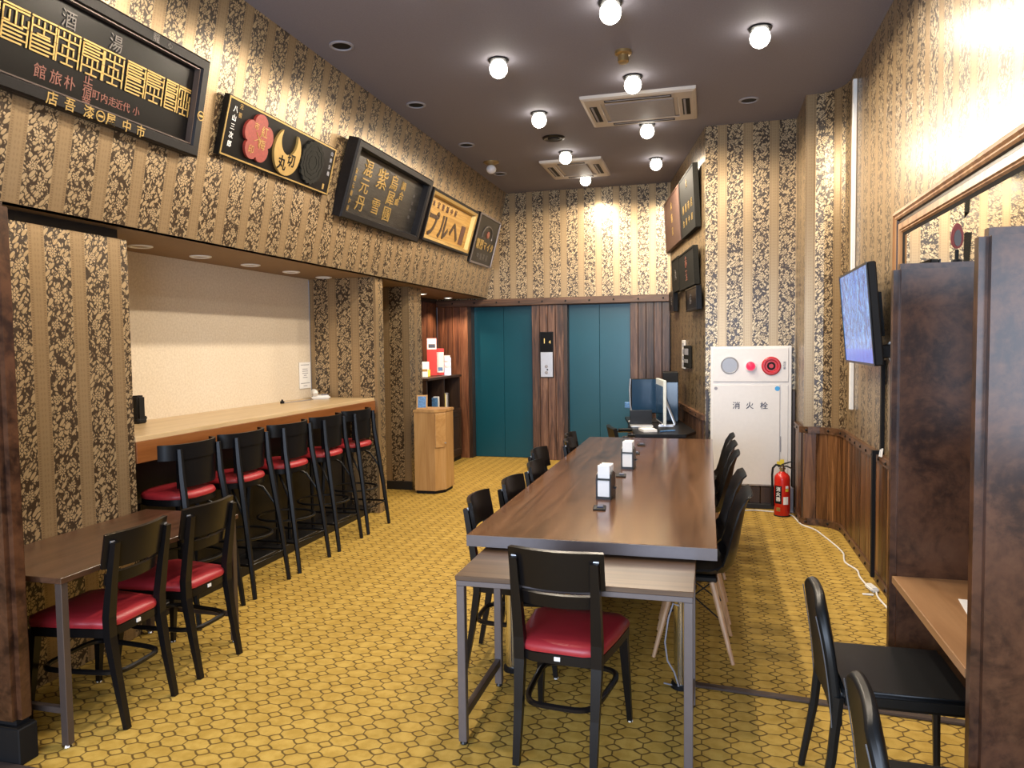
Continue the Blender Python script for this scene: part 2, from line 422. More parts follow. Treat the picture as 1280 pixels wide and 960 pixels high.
# ------------------------------------------------------------------ room shell
ZC = 3.69; ZS = 2.26; XR = 1.10; YF = 9.95; YB = -1.6
struct(MB().box(-4, 1.4, YB, 10.4, -.1, 0).build('floor', 'carpet'))
struct(MB().box(-4, 1.4, YB, 10.4, ZC, ZC + .1).build('ceiling', 'ceil'))
struct(MB().box(-3.8, -3.0, YB, YF, ZS, ZS + .04).build('ceiling_niche', 'niche'))
KX = .30
wall('wall_left_upper', [(-3.0, YB), (-3.0, YF)], ZS, ZC, 'paper', .06, -1, .007, (KX, 0))
wall('wall_left', [(-3.08, YB), (-3.08, 3.40), (-3.75, 3.40)], 0, 2.20, 'paper', .07, -1, .047)
struct(MB().box(-3.16, -3.14, YB, 3.40, 2.195, ZS).build('gap_shade_strip', 'darkwallp'))  # dark strip in the gap, standing in for shade under the overhang
wall('wall_niche', [(-3.75, 3.40), (-3.75, 6.45)], 0, ZS, 'cream', .07, -1)
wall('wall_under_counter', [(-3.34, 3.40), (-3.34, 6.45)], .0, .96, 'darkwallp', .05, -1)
wall('wall_niche_end', [(-3.75, 6.46), (-3.05, 6.46), (-3.05, 6.62), (-3.75, 6.62)], 0, ZS, 'paper', .07, -1, .191)
wall('wall_gap', [(-3.75, 6.62), (-3.75, 7.62)], 0, ZS, 'paper', .07, -1)
wall('wall_column', [(-3.75, 7.62), (-3.20, 7.62), (-3.20, 7.98), (-3.75, 7.98)], 0, ZS, 'paper', .07, -1, .164)
wl = wall('wall_left_far', [(-3.75, 7.98), (-3.75, 9.95)], 0, ZS, 'shelfw', .07, -1)
pk = MB().box(-.0, .018, -.058, .058, 0, 2.2, .003).build('plank', 'redwood', wl, (-3.75, 8.1, 0))
for i in range(1, 15): inst(pk, wl, (-3.75, 8.1 + i * .121, 0))
struct(MB().box(-3.74, -3.19, 7.59, 7.62, 0, .09).build('baseboard_column', 'darkwallp'))
struct(MB().box(-3.34, -3.15, 3.41, 6.45, 0, .075, .004).build('baseboard_counter', 'darkwallp'))
# far wall: wallpaper above, planks and two lift doors below
wf = wall('wall_far', [(-3.8, YF), (-.40, YF)], 2.235, ZC, 'paper', .07, -1, .201)
hd = struct(MB().box(-3.75, -.46, YF - .045, YF + .1, 2.145, 2.24, .006).build('trim_header', 'oldwoodx'))
for i in range(10): (lambda o: None)(MB().lathe([(.013, 0), (.013, .006), (.007, .012), (0, .013)], 8).build('stud', 'blackm', hd, (-3.5 + i * .325, YF - .046, 2.192), (PI / 2, 0, 0)))
wl = struct(MB().box(-3.8, -.40, YF + .2, YF + .26, 0, 2.24).build('wall_far_lower', 'shelfw'))
def planks(x0, x1, n, mat, y=YF, z0=0, z1=2.145):
    wd = (x1 - x0) / n; src = None
    for i in range(n):
        jit = ((i * 37) % 5 - 2) * .0012
        if src is None: src = MB().box(-wd / 2 + .002, wd / 2 - .002, 0, .03, 0, z1 - z0, .003).build('plank', mat, wl, (x0 + wd * (i + .5), y, z0))
        else: inst(src, wl, (x0 + wd * (i + .5), y + jit, z0))
planks(-3.75, -3.29, 4, 'redwood'); planks(-2.36, -1.915, 4, 'oldwood'); planks(-1.01, -.49, 5, 'oldwood')
for k, (a, b) in enumerate(((-3.29, -2.36), (-1.915, -1.01))):
    mid = (a + b) / 2 + .02; d = thing('door_%d' % (k + 1), ('left' if k == 0 else 'right') + ' teal two-leaf lift door set in dark planked wall', 'lift door', (mid, YF + .15, 0)); struct(d)
    del d['category']
    for s in (-1, 1):
        x0, x1 = (a - mid + .05, -.0015) if s < 0 else (.0015, b - mid)
        MB().box(x0, x1, 0, .03, .004, 2.14, .002).build('door_panel', 'teal', d)
    MB().box(a - mid - .02, a - mid + .05, -.145, .05, 0, 2.145).build('jamb', 'shelfw', d)
    MB().box(b - mid - .005, b - mid + .02, -.12, .05, 0, 2.145).build('jamb', 'shelfw', d)
# angled wall with the small signs, fire-cabinet wall, curved corner, right wall
A0 = Vector((-.03, 7.51, 0)); A1 = Vector((-.48, 9.95, 0)); AD = (A1 - A0).normalized(); AN = Vector((-AD.y, AD.x, 0))
if AN.x > 0: AN = -AN
ws = wall('wall_right_angled', [(A1.x, A1.y), (A0.x, A0.y)], 0, ZC, 'paper', .06, -1, .02)
wc = wall('wall_cabinet', [(-.03, 7.51), (.80, 7.51)], 0, ZC, 'paper', .06, -1, .037)
curve = [(.80, 7.51), (.80, 6.83), (.88, 6.825), (.95, 6.805), (1.01, 6.765), (1.055, 6.71), (1.085, 6.64), (1.10, 6.55), (1.10, 6.40)]
wr = wall('wall_right', curve + [(1.10, 4.0), (1.10, 1.0), (1.10, YB)], 0, ZC, 'paper', .06, -1, .189)
def along(path, d):
    for (a, b) in zip(path, path[1:]):
        a = Vector((*a, 0)); b = Vector((*b, 0)); L = (b - a).length
        if d <= L: return a + (b - a) * (d / L), (b - a).normalized()
        d -= L
    return b, (b - a).normalized()
def wainscot(wallo, path, total, wd, mat, ztop, zb, railmat, start=0., stud_gap=.2, rail_h=.055):
    src = None; d = start + wd / 2; i = 0
    while d < total:
        p, t = along(path, d); n = Vector((-t.y, t.x, 0)); n = -n
        m = Matrix(((t.x, n.x, 0, p.x), (t.y, n.y, 0, p.y), (0, 0, 1, zb), (0, 0, 0, 1)))
        if src is None: src = MB().box(-wd / 2 + .002, wd / 2 - .002, -.005, .020, 0, ztop - zb, .004).build('plank', mat, wallo); src.matrix_local = m
        else: inst(src, wallo, mtx=m @ Matrix.Translation((0, ((i * 29) % 5 - 2) * .001, 0)))
        d += wd; i += 1
    for z, h, dp, nm in ((ztop, rail_h, .034, 'rail'), (0, .06, .03, 'skirting')):
        mb = MB(); N = max(2, int((total - start) / .05)); pts = [along(path, start + (total - start) * k / N) for k in range(N + 1)]
        tb = bmesh.new(); R = []
        for p, t in pts:
            n = Vector((t.y, -t.x, 0)); R.append([tb.verts.new(p + n * dd + Vector((0, 0, zz))) for dd, zz in ((-.01, z), (dp, z), (dp, z + h), (-.01, z + h))])
        for a, b in zip(R, R[1:]):
            for k in range(4): tb.faces.new((a[k], a[(k + 1) % 4], b[(k + 1) % 4], b[k]))
        tb.faces.new(R[0][::-1]); tb.faces.new(R[-1]); bmesh.ops.recalc_face_normals(tb, faces=tb.faces[:]); mb._add(tb)
        r = mb.build(nm, railmat, wallo); s0 = None; d = start + .04
        while d < total:
            p, t = along(path, d); n = Vector((t.y, -t.x, 0)); q = p + n * dp
            mt = frame_mtx((q.x, q.y, z + h / 2), t, n)
            if s0 is None: s0 = MB().lathe([(.011, 0), (.011, .004), (.006, .008), (0, .009)], 8).build('stud', 'blackm', r); s0.matrix_local = mt
            else: inst(s0, r, mtx=mt)
            d += stud_gap
wpath = curve + [(1.10, 4.0), (1.10, 3.05)]
wainscot(wr, wpath, 4.75, .105, 'wains', .805, .05, 'oldwoody', 0.26)
wainscot(ws, [(A1.x, A1.y), (A0.x, A0.y)], 2.46, .12, 'oldwood', .83, .05, 'oldwoody', .0, .35)
wpc = [(-.03, 7.51), (.80, 7.51)]
src = None
for i in range(8):
    if src is None: src = MB().box(-.049, .049, -.03, .04, 0, .205, .004).build('plank', 'shelfw', wc, (.02, 7.44, 0))
    else: inst(src, wc, (.02 + i * .103, 7.44, 0))
struct(MB().box(-.02, .78, 7.37, 7.45, 0, .05, .004).build('baseboard_cabinet', 'darkwallp'))
for i in range(2): inst(src, wc, (-.012 + i * .795, 7.465, .2)).scale = (.25, 1, 4.6)

# ------------------------------------------------------------------ ceiling fittings
spots = [(-.583, 4.641), (.33, 5.298), (-1.492, 5.327), (-.576, 5.957), (-1.481, 6.627), (-.569, 7.282), (-1.505, 8.031), (-.577, 8.631), (-1.474, 9.194)]
names = ['front lamp of the middle row', 'only lamp in view of the right row', 'front lamp of the left row', 'middle-row lamp just before the large air conditioner', 'second lamp of the left row', 'middle-row lamp just behind the large air conditioner', 'left-row lamp beside the front corner of the small air conditioner', 'rear lamp of the middle row', 'rear lamp of the left row, close to the lift wall']
off = [(-.58, 3.32), (-1.49, 4.0), (-1.49, 2.7)]
ring_me = bulb_me = None
for i, (x, y) in enumerate(spots + off):
    t = thing('ceiling_spotlight', 'glowing round ceiling spotlight, ' + (names[i] if i < len(spots) else ''), 'spotlight', (x, y, ZC), 0, 'lit ceiling spotlights')
    if i >= len(spots): t['label'] = 'glowing ceiling spotlight over the front of the room, ' + {(-.58, 3.32): 'above the front desk', (-1.49, 4.0): 'above the nearest bar stool aisle', (-1.49, 2.7): 'nearest the entrance'}[(x, y)]
    if ring_me is None:
        ring_me = MB().lathe([(.075, 0), (.075, -.012), (.06, -.018), (.05, -.012), (.05, 0)], 20).build('trim_ring', 'blackm', t, smooth=40)
        bulb_me = MB().lathe([(.035, -.004), (.046, -.016), (.062, -.04), (.067, -.066), (.062, -.092), (.046, -.115), (.024, -.128), (0, -.132)], 16).build('bulb', 'bulb', t, smooth=60)  # bulb shape drawn oversize to include the bloom around the lamp
    else: inst(ring_me, t); inst(bulb_me, t)
    l = bpy.data.lights.new('lamp', 'SPOT'); l.energy = BULB_W * 4 * (.5 if x > 0 else 1); l.color = (1, .85, .66); l.spot_size = math.radians(178); l.spot_blend = .2; l.shadow_soft_size = .05
    o = bpy.data.objects.new('lamp', l); C.objects.link(o); o.parent = t; o.location = (0, 0, -.15)
dls = [(-2.463, 4.765, 'ceiling edge above the round-medallion sign'), (-2.452, 6.09, 'ceiling edge above the sign with gold columns'), (-2.441, 7.435, 'ceiling edge above the gilt board'), (-2.46, 8.789, 'ceiling corner, farthest on the left'), (.335, 6.82, 'ceiling before the white fire cabinet wall')]
src = None
for x, y, p in dls:
    t = thing('recessed_downlight', 'unlit recessed downlight with pale rim at ' + p, 'downlight', (x, y, ZC), 0, 'unlit recessed downlights')
    if src is None:
        src = [MB().lathe([(.085, 0), (.085, -.006), (.07, -.01), (.064, -.004), (.064, 0)], 24).build('rim', 'acgrille', t, smooth=40), MB().lathe([(.063, -.002), (0, -.003)], 20).build('reflector', 'blackp', t)]
    else: [inst(q, t) for q in src]
nd = [(-3.562, 3.976), (-3.571, 4.555), (-3.537, 5.151), (-3.493, 5.741), (-3.487, 6.30)]
src = None
for (x, y), p in zip(nd, ('nearest, half hidden by the wall corner', 'second from the front', 'middle one', 'fourth from the front', 'farthest, by the striped end wall')):
    t = thing('niche_downlight', 'unlit white-rimmed downlight over the bar counter, ' + p, 'downlight', (-3.50, y, ZS), 0, 'unlit downlights over the bar counter')
    if src is None:
        src = [MB().lathe([(.075, 0), (.075, -.006), (.062, -.010), (.056, -.003), (.056, 0)], 24).build('rim', 'white', t, smooth=40), MB().lathe([(.056, -.002), (0, -.003)], 20).build('reflector', 'niche', t)]
    else: [inst(q, t) for q in src]
src = None
for (x, y), p in zip(((-3.477, 8.726), (-3.45, 9.6)), ('nearer one, above the dark shelf cabinet', 'farther one, by the red plank wall')):
    t = thing('small_downlight', 'small lit downlight under the low ceiling, ' + p, 'downlight', (x, y, ZS), 0, 'small lit downlights')
    if src is None: src = [MB().lathe([(.06, 0), (.06, -.008), (.045, -.01), (.045, 0)], 20).build('rim', 'white', t), MB().lathe([(.044, -.004), (0, -.012)], 16).build('lens', 'bulbsmall', t)]
    else: [inst(q, t) for q in src]
    l = bpy.data.lights.new('lamp', 'SPOT'); l.energy = 40; l.color = (1, .72, .5); l.spot_size = math.radians(120); l.spot_blend = .6
    o = bpy.data.objects.new('lamp', l); C.objects.link(o); o.parent = t; o.location = (0, 0, -.03)
def aircon(x0, x1, y0, y1, label):
    t = thing('ceiling_air_conditioner', label, 'air conditioner', ((x0 + x1) / 2, (y0 + y1) / 2, ZC)); w_, h_ = x1 - x0, y1 - y0
    flip = Matrix.Rotation(PI, 4, 'X')
    MB().ring(w_, h_, [(0, 0), (.004, .025), (.03, .036), (.15, .036), (.155, .03)], flip).build('frame', 'offwhite', t)
    MB().box(-w_ / 2 + .19, w_ / 2 - .19, -h_ / 2 + .17, h_ / 2 - .17, -.036, -.02, .006).build('grille', 'acgrille', t)
    MB().box(-w_ / 2 + .15, w_ / 2 - .15, -h_ / 2 + .15, h_ / 2 - .15, -.022, -.012).build('backing', 'offwhite', t)
    for (a, b, c, d) in ((-w_ / 2 + .055, -w_ / 2 + .12, -h_ / 2 + .2, h_ / 2 - .2), (w_ / 2 - .12, w_ / 2 - .055, -h_ / 2 + .2, h_ / 2 - .2), (-w_ / 2 + .2, w_ / 2 - .2, -h_ / 2 + .06, -h_ / 2 + .12), (-w_ / 2 + .2, w_ / 2 - .2, h_ / 2 - .12, h_ / 2 - .06)):
        s = MB().box(a, b, c, d, -.0385, -.03).build('air_slot', 'blackp', t)
        lv = MB().box(a + .012, a + .03, c + .01, d - .01, -.0405, -.032) if (b - a) < (d - c) else MB().box(a + .01, b - .01, c + .012, c + .03, -.0405, -.032)
        lv.build('louver', 'acgrille', s)
aircon(-1.06, -.10, 6.30, 7.14, 'large beige ceiling air conditioner with black corner slots, nearer one')
aircon(-1.87, -1.16, 8.33, 9.20, 'small beige ceiling air conditioner near the lift wall, farther one')
t = thing('brass_sprinkler', 'brass-coloured round detector head on the ceiling before the large air conditioner', 'detector', (-.592, 5.431, ZC))
MB().lathe([(.06, 0), (.06, -.02), (.045, -.03), (.042, -.03)], 20).build('base', 'brass', t, smooth=40); MB().lathe([(.038, -.03), (.04, -.075), (.03, -.085), (0, -.086)], 16).build('head', 'brass', t, smooth=40)
t = thing('emergency_lamp', 'unlit white globe lamp on dark round ceiling base', 'lamp', (-2.40, 8.206, ZC))
MB().lathe([(.09, 0), (.09, -.012), (.05, -.03), (.03, -.04)], 20).build('base', 'brass', t, smooth=40); MB().lathe([(.02, -.035), (.045, -.05), (.058, -.08), (.05, -.11), (.025, -.13), (0, -.134)], 16).build('globe', 'globe', t, smooth=60)
t = thing('ceiling_vent', 'flat round black ceiling vent between the two air conditioners', 'vent', (-1.517, 7.448, ZC))
MB().lathe([(.115, 0), (.115, -.008), (.095, -.018), (.07, -.012)], 24).build('rim', 'blackm', t, smooth=40); MB().lathe([(.06, -.008), (.055, -.02), (0, -.024)], 20).build('core', 'blackp', t, smooth=40)

# ------------------------------------------------------------------ cafe chairs (built facing +Y)
def legpath(pts, w0, w1):
    return pts
def make_cafe(label):
    t = thing('cafe_chair', label, 'chair', group='black cafe chairs with red seats')
    seat = [(-.165, -.175), (-.10, -.20), (.10, -.20), (.165, -.175), (.19, .0), (.205, .16), (.165, .21), (-.165, .21), (-.205, .16), (-.19, 0)]
    MB().prism(seat, .385, .430, .006).build('seat_frame', 'chair', t, smooth=40)
    tb = MB(); sc = lambda k: [(x * k, y * k) for x, y in seat]
    prof = [(1.0, .428), (1.015, .440), (.99, .456), (.90, .467), (.6, .474), (.0, .476)]
    b = bmesh.new(); R = []
    for k, z in prof: R.append([b.verts.new((x * max(k, .02), y * max(k, .02) , z)) for x, y in seat])
    for p, q in zip(R, R[1:]):
        for i in range(10): b.faces.new((p[i], p[(i + 1) % 10], q[(i + 1) % 10], q[i]))
    b.faces.new(R[-1]); b.faces.new(R[0][::-1]); bmesh.ops.recalc_face_normals(b, faces=b.faces[:])
    tb._add(b); tb.build('seat_cushion', 'red', t, smooth=50)
    for s in (-1, 1):
        MB().tube([(s * .150, -.255, 0), (s * .150, -.218, .20), (s * .152, -.19, .39), (s * .153, -.19, .48), (s * .155, -.212, .63), (s * .157, -.24, .80)], [.015, .019, .023, .024, .021, .017], 4, squash=(1, 1.25)).build('back_leg', 'chair', t)
        l = MB().tube([(s * .198, .205, 0), (s * .188, .185, .20), (s * .178, .165, .41)], [.014, .021, .027], 4).build('front_leg', 'chair', t)
        MB().lathe([(.012, 0), (.013, .006), (0, .007)], 8).build('glide', 'white', l, (s * .198, .205, 0))
    # bentwood hoop between the legs
    hp = []
    for k in range(32):
        a = 2 * PI * k / 32; cx, sx_ = math.copysign(abs(math.cos(a)) ** .42, math.cos(a)), math.copysign(abs(math.sin(a)) ** .42, math.sin(a))
        hp.append((cx * (.152 + .017 * sx_), -.015 + .195 * sx_, .225))
    MB().tube(hp, .0125, 6, closed=True).build('hoop_stretcher', 'chair', t, smooth=40)
    def slab(z0, z1, w_, bow, th, yb):
        def f(u, v):
            a = (u - .5) * 2; z = z0 + (z1 - z0) * v; e = 1 - .06 * abs(a) ** 6
            zz = (z0 + z1) / 2 + (z - (z0 + z1) / 2) * e
            return (a * w_ / 2, yb - (zz - .63) * .18 - bow * (1 - a * a) + .0, zz)
        return MB().sheet(f, 14, 3, th)
    b_ = slab(.685, .838, .368, .042, .018, -.176).build('backrest', 'chair', t, smooth=40)
    slab(.612, .662, .312, .034, .016, -.176).build('back_rail', 'chair', t, smooth=40)
    for s in (-1, 1): MB().box(-.012, .012, -.006, .0, -.006, .006).build('post_glint', 'alu', b_, (s * .158, -.225, .80))  # pale metal chips stand in for the glint on the post ends
    MB().box(-.012, .012, -.003, 0, -.008, .008).build('rear_tag', 'white', t, (0, -.2015, .41))
    return t
cafe = make_cafe('black cafe chair with red seat seen from behind at the grey-legged desk in front')
cafe.location = (-.535, 2.885, 0); cafe.rotation_euler = (0, 0, math.radians(-5))
dup(cafe, (-2.635, 2.66, 0), PI / 2 + .03, 'black cafe chair with red seat at left wall table, nearest one')
dup(cafe, (-2.635, 3.15, 0), PI / 2 - .02, 'black cafe chair with red seat at left wall table, farther one beside the bar stools')
ly = [(-.92, 3.58, .05, 'first from the front'), (-.87, 4.05, -.04, 'second from the front'), (-.87, 4.64, .02, 'third from the front'), (-.985, 5.24, -.06, 'fourth, pulled out farther than its neighbours'), (-.86, 5.85, .03, 'fifth, against the planked pillar'), (-.925, 6.22, .0, 'last one, nearest the lifts')]
for x, y, r, p in ly: dup(cafe, (x, y, 0), -PI / 2 + r, 'black cafe chair left of the long table, ' + p)

# ------------------------------------------------------------------ bar stools (built facing +Y)
def make_stool(label):
    t = thing('bar_stool', label, 'bar stool', group='black bar stools with red seats at the counter')
    seat = [(.19 * math.copysign(abs(math.cos(a)) ** .75, math.cos(a)), .185 * math.copysign(abs(math.sin(a)) ** .75, math.sin(a))) for a in [2 * PI * k / 20 for k in range(20)]]
    MB().prism(seat, .695, .735, .005).build('seat_frame', 'stool', t, smooth=40)
    tb = MB(); b = bmesh.new(); R = []
    for k, z in [(1.0, .734), (1.02, .746), (.98, .764), (.8, .776), (.03, .780)]: R.append([b.verts.new((x * k, y * k, z)) for x, y in seat])
    for p, q in zip(R, R[1:]):
        for i in range(20): b.faces.new((p[i], p[(i + 1) % 20], q[(i + 1) % 20], q[i]))
    b.faces.new(R[-1]); b.faces.new(R[0][::-1]); bmesh.ops.recalc_face_normals(b, faces=b.faces[:]); tb._add(b); tb.build('seat_cushion', 'red', t, smooth=50)
    for s in (-1, 1):
        MB().tube([(s * .205, -.275, 0), (s * .195, -.235, .35), (s * .178, -.185, .72), (s * .172, -.165, .86), (s * .172, -.155, 1.03)], [.0145, .018, .021, .02, .016], 6).build('back_leg', 'stool', t, smooth=35)
        MB().tube([(s * .195, .16, 0), (s * .185, .155, .35), (s * .165, .14, .70)], [.0135, .018, .021], 6).build('front_leg', 'stool', t, smooth=35)
        # bent braces under the seat
        MB().tube([(s * .196, -.23, .40), (s * .185, -.19, .54), (s * .16, -.12, .65), (s * .09, -.05, .695)], .008, 6).build('bent_brace', 'stool', t, smooth=40)
    MB().tube([(.185, .15, .21), (.20, -.25, .21), (-.20, -.25, .21), (-.185, .15, .21)], .009, 6, closed=True).build('foot_frame', 'stool', t, smooth=30)
    MB().tube([(.198 * math.cos(a), -.045 + .205 * math.sin(a), .36) for a in [2 * PI * k / 28 for k in range(28)]], .009, 6, closed=True).build('foot_ring', 'blackm', t, smooth=40)
    def f(u, v):
        a = (u - .5) * 2; z = .965 + .09 * v; th = a * 1.38
        return (.232 * math.sin(th), -.015 - .155 * math.cos(th) ** .8 - .0 * v, z)
    MB().sheet(f, 18, 2, .018).build('back_rail', 'stool', t, smooth=40)
    def f2(u, v):
        th = (u - .5) * 2 * .80; return (.232 * math.sin(th), -.015 - .150 * math.cos(th) ** .8, .80 + .175 * v)
    MB().sheet(f2, 10, 2, .012).build('back_panel', 'stool', t, smooth=40)
    return t
st = make_stool('black bar stool with red seat, nearest one, behind the wall table chairs')
sy_ = [(3.73, ''), (4.25, 'second from the front'), (4.81, 'middle one of the five'), (5.36, 'fourth from the front'), (5.90, 'farthest one, by the striped end wall')]
for i, (y, p) in enumerate(sy_):
    if i == 0: st.location = (-3.075, y, 0); st.rotation_euler = (0, 0, PI / 2)
    else: dup(st, (-3.075, y, 0), PI / 2 + (0, .02, -.02, .03, -.01)[i], 'black red-seated bar stool at the wooden counter, ' + p)

# ------------------------------------------------------------------ plastic shell chairs with dowel legs (built facing +Y)
def make_shell(label):
    t = thing('shell_chair', label, 'chair', group='black shell chairs along the long table')
    prof = [(.225, .425), (.20, .440), (.12, .438), (.0, .428), (-.10, .425), (-.165, .440), (-.205, .485), (-.225, .56), (-.24, .66), (-.258, .76), (-.275, .815), (-.295, .838)]
    wid = [.19, .205, .215, .225, .23, .232, .23, .228, .218, .20, .178, .14]
    side = [.0, .012, .028, .045, .055, .06, .06, .055, .045, .032, .018, .008]
    N = len(prof) - 1
    def f(u, v):
        k = u * N; i = min(int(k), N - 1); q = k - i; L = lambda A: A[i] + (A[i + 1] - A[i]) * q
        y = prof[i][0] + (prof[i + 1][0] - prof[i][0]) * q; z = prof[i][1] + (prof[i + 1][1] - prof[i][1]) * q
        ty = prof[i + 1][0] - prof[i][0]; tz = prof[i + 1][1] - prof[i][1]; l = math.hypot(ty, tz); ny, nz = tz / l, -ty / l
        a = (v - .5) * 2; e = L(side) * abs(a) ** 3
        return (a * L(wid), y + ny * e, z + nz * e)
    MB().sheet(f, 33, 12, .008).build('shell', 'shell', t, smooth=50)
    ft = [(-.19, -.20), (.19, -.20), (.185, .19), (-.185, .19)]; tp = [(-.105, -.10), (.105, -.10), (.105, .09), (-.105, .09)]
    for (a, b), (c, d) in zip(ft, tp): MB().tube([(a, b, 0), (a + (c - a) * .5, b + (d - b) * .5, .19), (c, d, .385)], [.010, .0145, .0165], 8).build('leg', 'dowel', t, smooth=40)
    q = lambda i, z: (ft[i][0] + (tp[i][0] - ft[i][0]) * z / .385, ft[i][1] + (tp[i][1] - ft[i][1]) * z / .385, z)
    for i in range(4):
        j = (i + 1) % 4
        w_ = MB(); w_.tube([q(i, .20), q(j, .385)], .004, 6); w_.tube([q(i, .385), q(j, .20)], .004, 6); w_.build('wire_strut', 'blackm', t)
    MB().box(-.125, .125, -.125, .115, .385, .418, .008).build('seat_mount', 'blackm', t)
    return t
es = make_shell('black shell chair with pale dowel legs, nearest one on the right of the long table')
es.location = (-.08, 3.93, 0); es.rotation_euler = (0, 0, PI / 2)
for y, p, r in ((4.47, 'second from the front', .02), (5.30, 'third from the front', -.03), (5.80, 'fourth from the front', .02), (6.30, 'farthest one', 0)):
    dup(es, (-.085, y, 0), PI / 2 + r, 'black shell chair on the right side of the long table, ' + p)

# ------------------------------------------------------------------ long table, front desk, wall table
t = thing('long_table', 'long walnut-topped communal table with chrome column legs in the middle of the room', 'table', (-.505, 4.87, 0))
MB().box(-.54, .54, -1.77, 1.78, .703, .755, .002).build('tabletop', 'table', t)
MB().box(-.541, .541, -1.773, -1.7695, .704, .754).build('edge_band', 'steel', t)
src = None
for x in (-.425, .385):
    for y in (-1.43, 0, 1.43):
        if src is None: src = MB().lathe([(.045, 0), (.045, .012), (.035, .014), (.035, .69), (.06, .692), (.06, .703)], 20).build('leg', 'chrome', t, (x, y, 0), smooth=40); g = MB().lathe([(.047, 0), (.047, .02), (.036, .022)], 20).build('foot_cap', 'blackp', src)
        else: l = inst(src, t, (x, y, 0)); inst(g, l)
MB().box(-.42, .38, -.03, .03, .66, .703).build('cross_beam', 'steel', t)
t = thing('front_desk', 'small brown-topped desk with grey steel frame pushed against the long table', 'desk', (-.51, 3.0, 0))
MB().box(-.46, .46, -.28, .285, .672, .692, .002).build('desktop', 'deskw', t)
for x in (-.44, .44):
    for y in (-.26, .26):
        l = MB().box(x - .0165, x + .0165, y - .0165, y + .0165, .014, .650, .002).build('leg', 'steel', t)
        MB().lathe([(.014, 0), (.016, .004), (.012, .014), (0, .015)], 10).build('foot', 'blackm', l, (x, y, 0))
    MB().box(x - .0125, x + .0125, -.26, .26, .10, .135, .002).build('side_rail', 'steeld', t)
    MB().box(x - .0165, x + .0165, -.2765, .2765, .650, .672, .002).build('top_rail', 'steel', t)
MB().box(-.4565, .4565, -.277, -.252, .650, .672, .002).build('front_rail', 'steel', t)
o = MB().tube([(-.13, 3.395, .40), (-.155, 3.39, .41), (-.175, 3.37, .35), (-.19, 3.36, .24), (-.18, 3.37, .15), (-.15, 3.39, .09), (-.13, 3.40, .02), (-.20, 3.45, .006)], .004, 6).build('power_cable', 'acgrille', smooth=40)
tag(o, 'thin grey cable looping from the chrome leg of the long table', 'cable')
t = thing('wall_table', 'narrow dark brown table with slim brown metal legs along the left wall', 'table', (-2.775, 2.885, 0))
MB().box(-.30, .30, -.57, .575, .676, .70, .002).build('tabletop', 'sidew', t)
for x in (-.275, .275):
    for y in (-.545, .545):
        l = MB().box(x - .0165, x + .0165, y - .0165, y + .0165, .012, .676, .002).build('leg', 'steeld', t)
        MB().lathe([(.016, 0), (.019, .004), (.016, .013), (0, .014)], 12).build('foot', 'chrome', l, (x, y, 0))
for y in (-.545, .545): MB().box(-.27, .27, y - .0125, y + .0125, .14, .165, .002).build('side_rail', 'steeld', t)
# napkin holders and table sockets
def napkin(x, y, label, rz):
    t = thing('napkin_holder', label, 'napkin holder', (x, y, .755), rz, 'napkin holders on the long table')
    p = [(-.035, 0), (.035, 0), (.035, .10), (.02, .122), (-.02, .122), (-.035, .10)]
    mt = Matrix.Rotation(PI / 2, 4, 'X')
    side = Matrix(((0, 0, 1, 0), (1, 0, 0, 0), (0, 1, 0, 0), (0, 0, 0, 1)))
    for s in (-.041, .036): MB().prism([(-.06, 0), (.06, 0), (.06, .10), (.045, .135), (.0, .15), (-.045, .135), (-.06, .10)], s, s + .005, 0, side).build('side_plate', 'blackm', t)
    MB().box(-.041, .041, -.06, .06, 0, .012).build('base', 'blackm', t); MB().box(-.041, .041, -.062, -.055, .105, .115).build('front_bar', 'blackm', t)
    MB().box(-.033, .033, -.058, -.05, .014, .103, .002).build('napkin_front', 'paperw', t)
    b = MB()
    for k in range(7): b.box(-.033 + .0003 * k, .033 - .001 * (k % 2), -.05 + k * .014, -.038 + k * .014, .014, .185 - .004 * (k % 3), .001)
    o = b.build('napkin_stack', 'paperw', t); o['kind'] = 'stuff'
    MB().box(.041, .055, .01, .03, .05, .06).build('knob', 'blackm', t)
napkin(-.545, 4.02, 'black napkin holder full of white napkins, nearer one on the long table', -.1)
napkin(-.525, 5.02, 'black napkin holder full of white napkins, farther one on the long table', -.05)
src = None
for y, p in ((3.74, 'before the nearer napkin holder'), (4.70, 'between the two napkin holders'), (5.68, 'just behind the farther napkin holder'), (6.17, 'nearest the far end of the table')):
    t = thing('table_socket', 'small dark power socket lid let into the tabletop, ' + p, 'socket', (-.54, y, .755), .1, 'socket lids in the long table')
    if src is None: src = [MB().box(-.032, .032, -.05, .05, 0, .008, .003).build('plate', 'blackp', t), MB().box(-.012, .02, -.02, .03, .008, .016, .002).build('flap', 'navy', t)]
    else: [inst(q, t) for q in src]

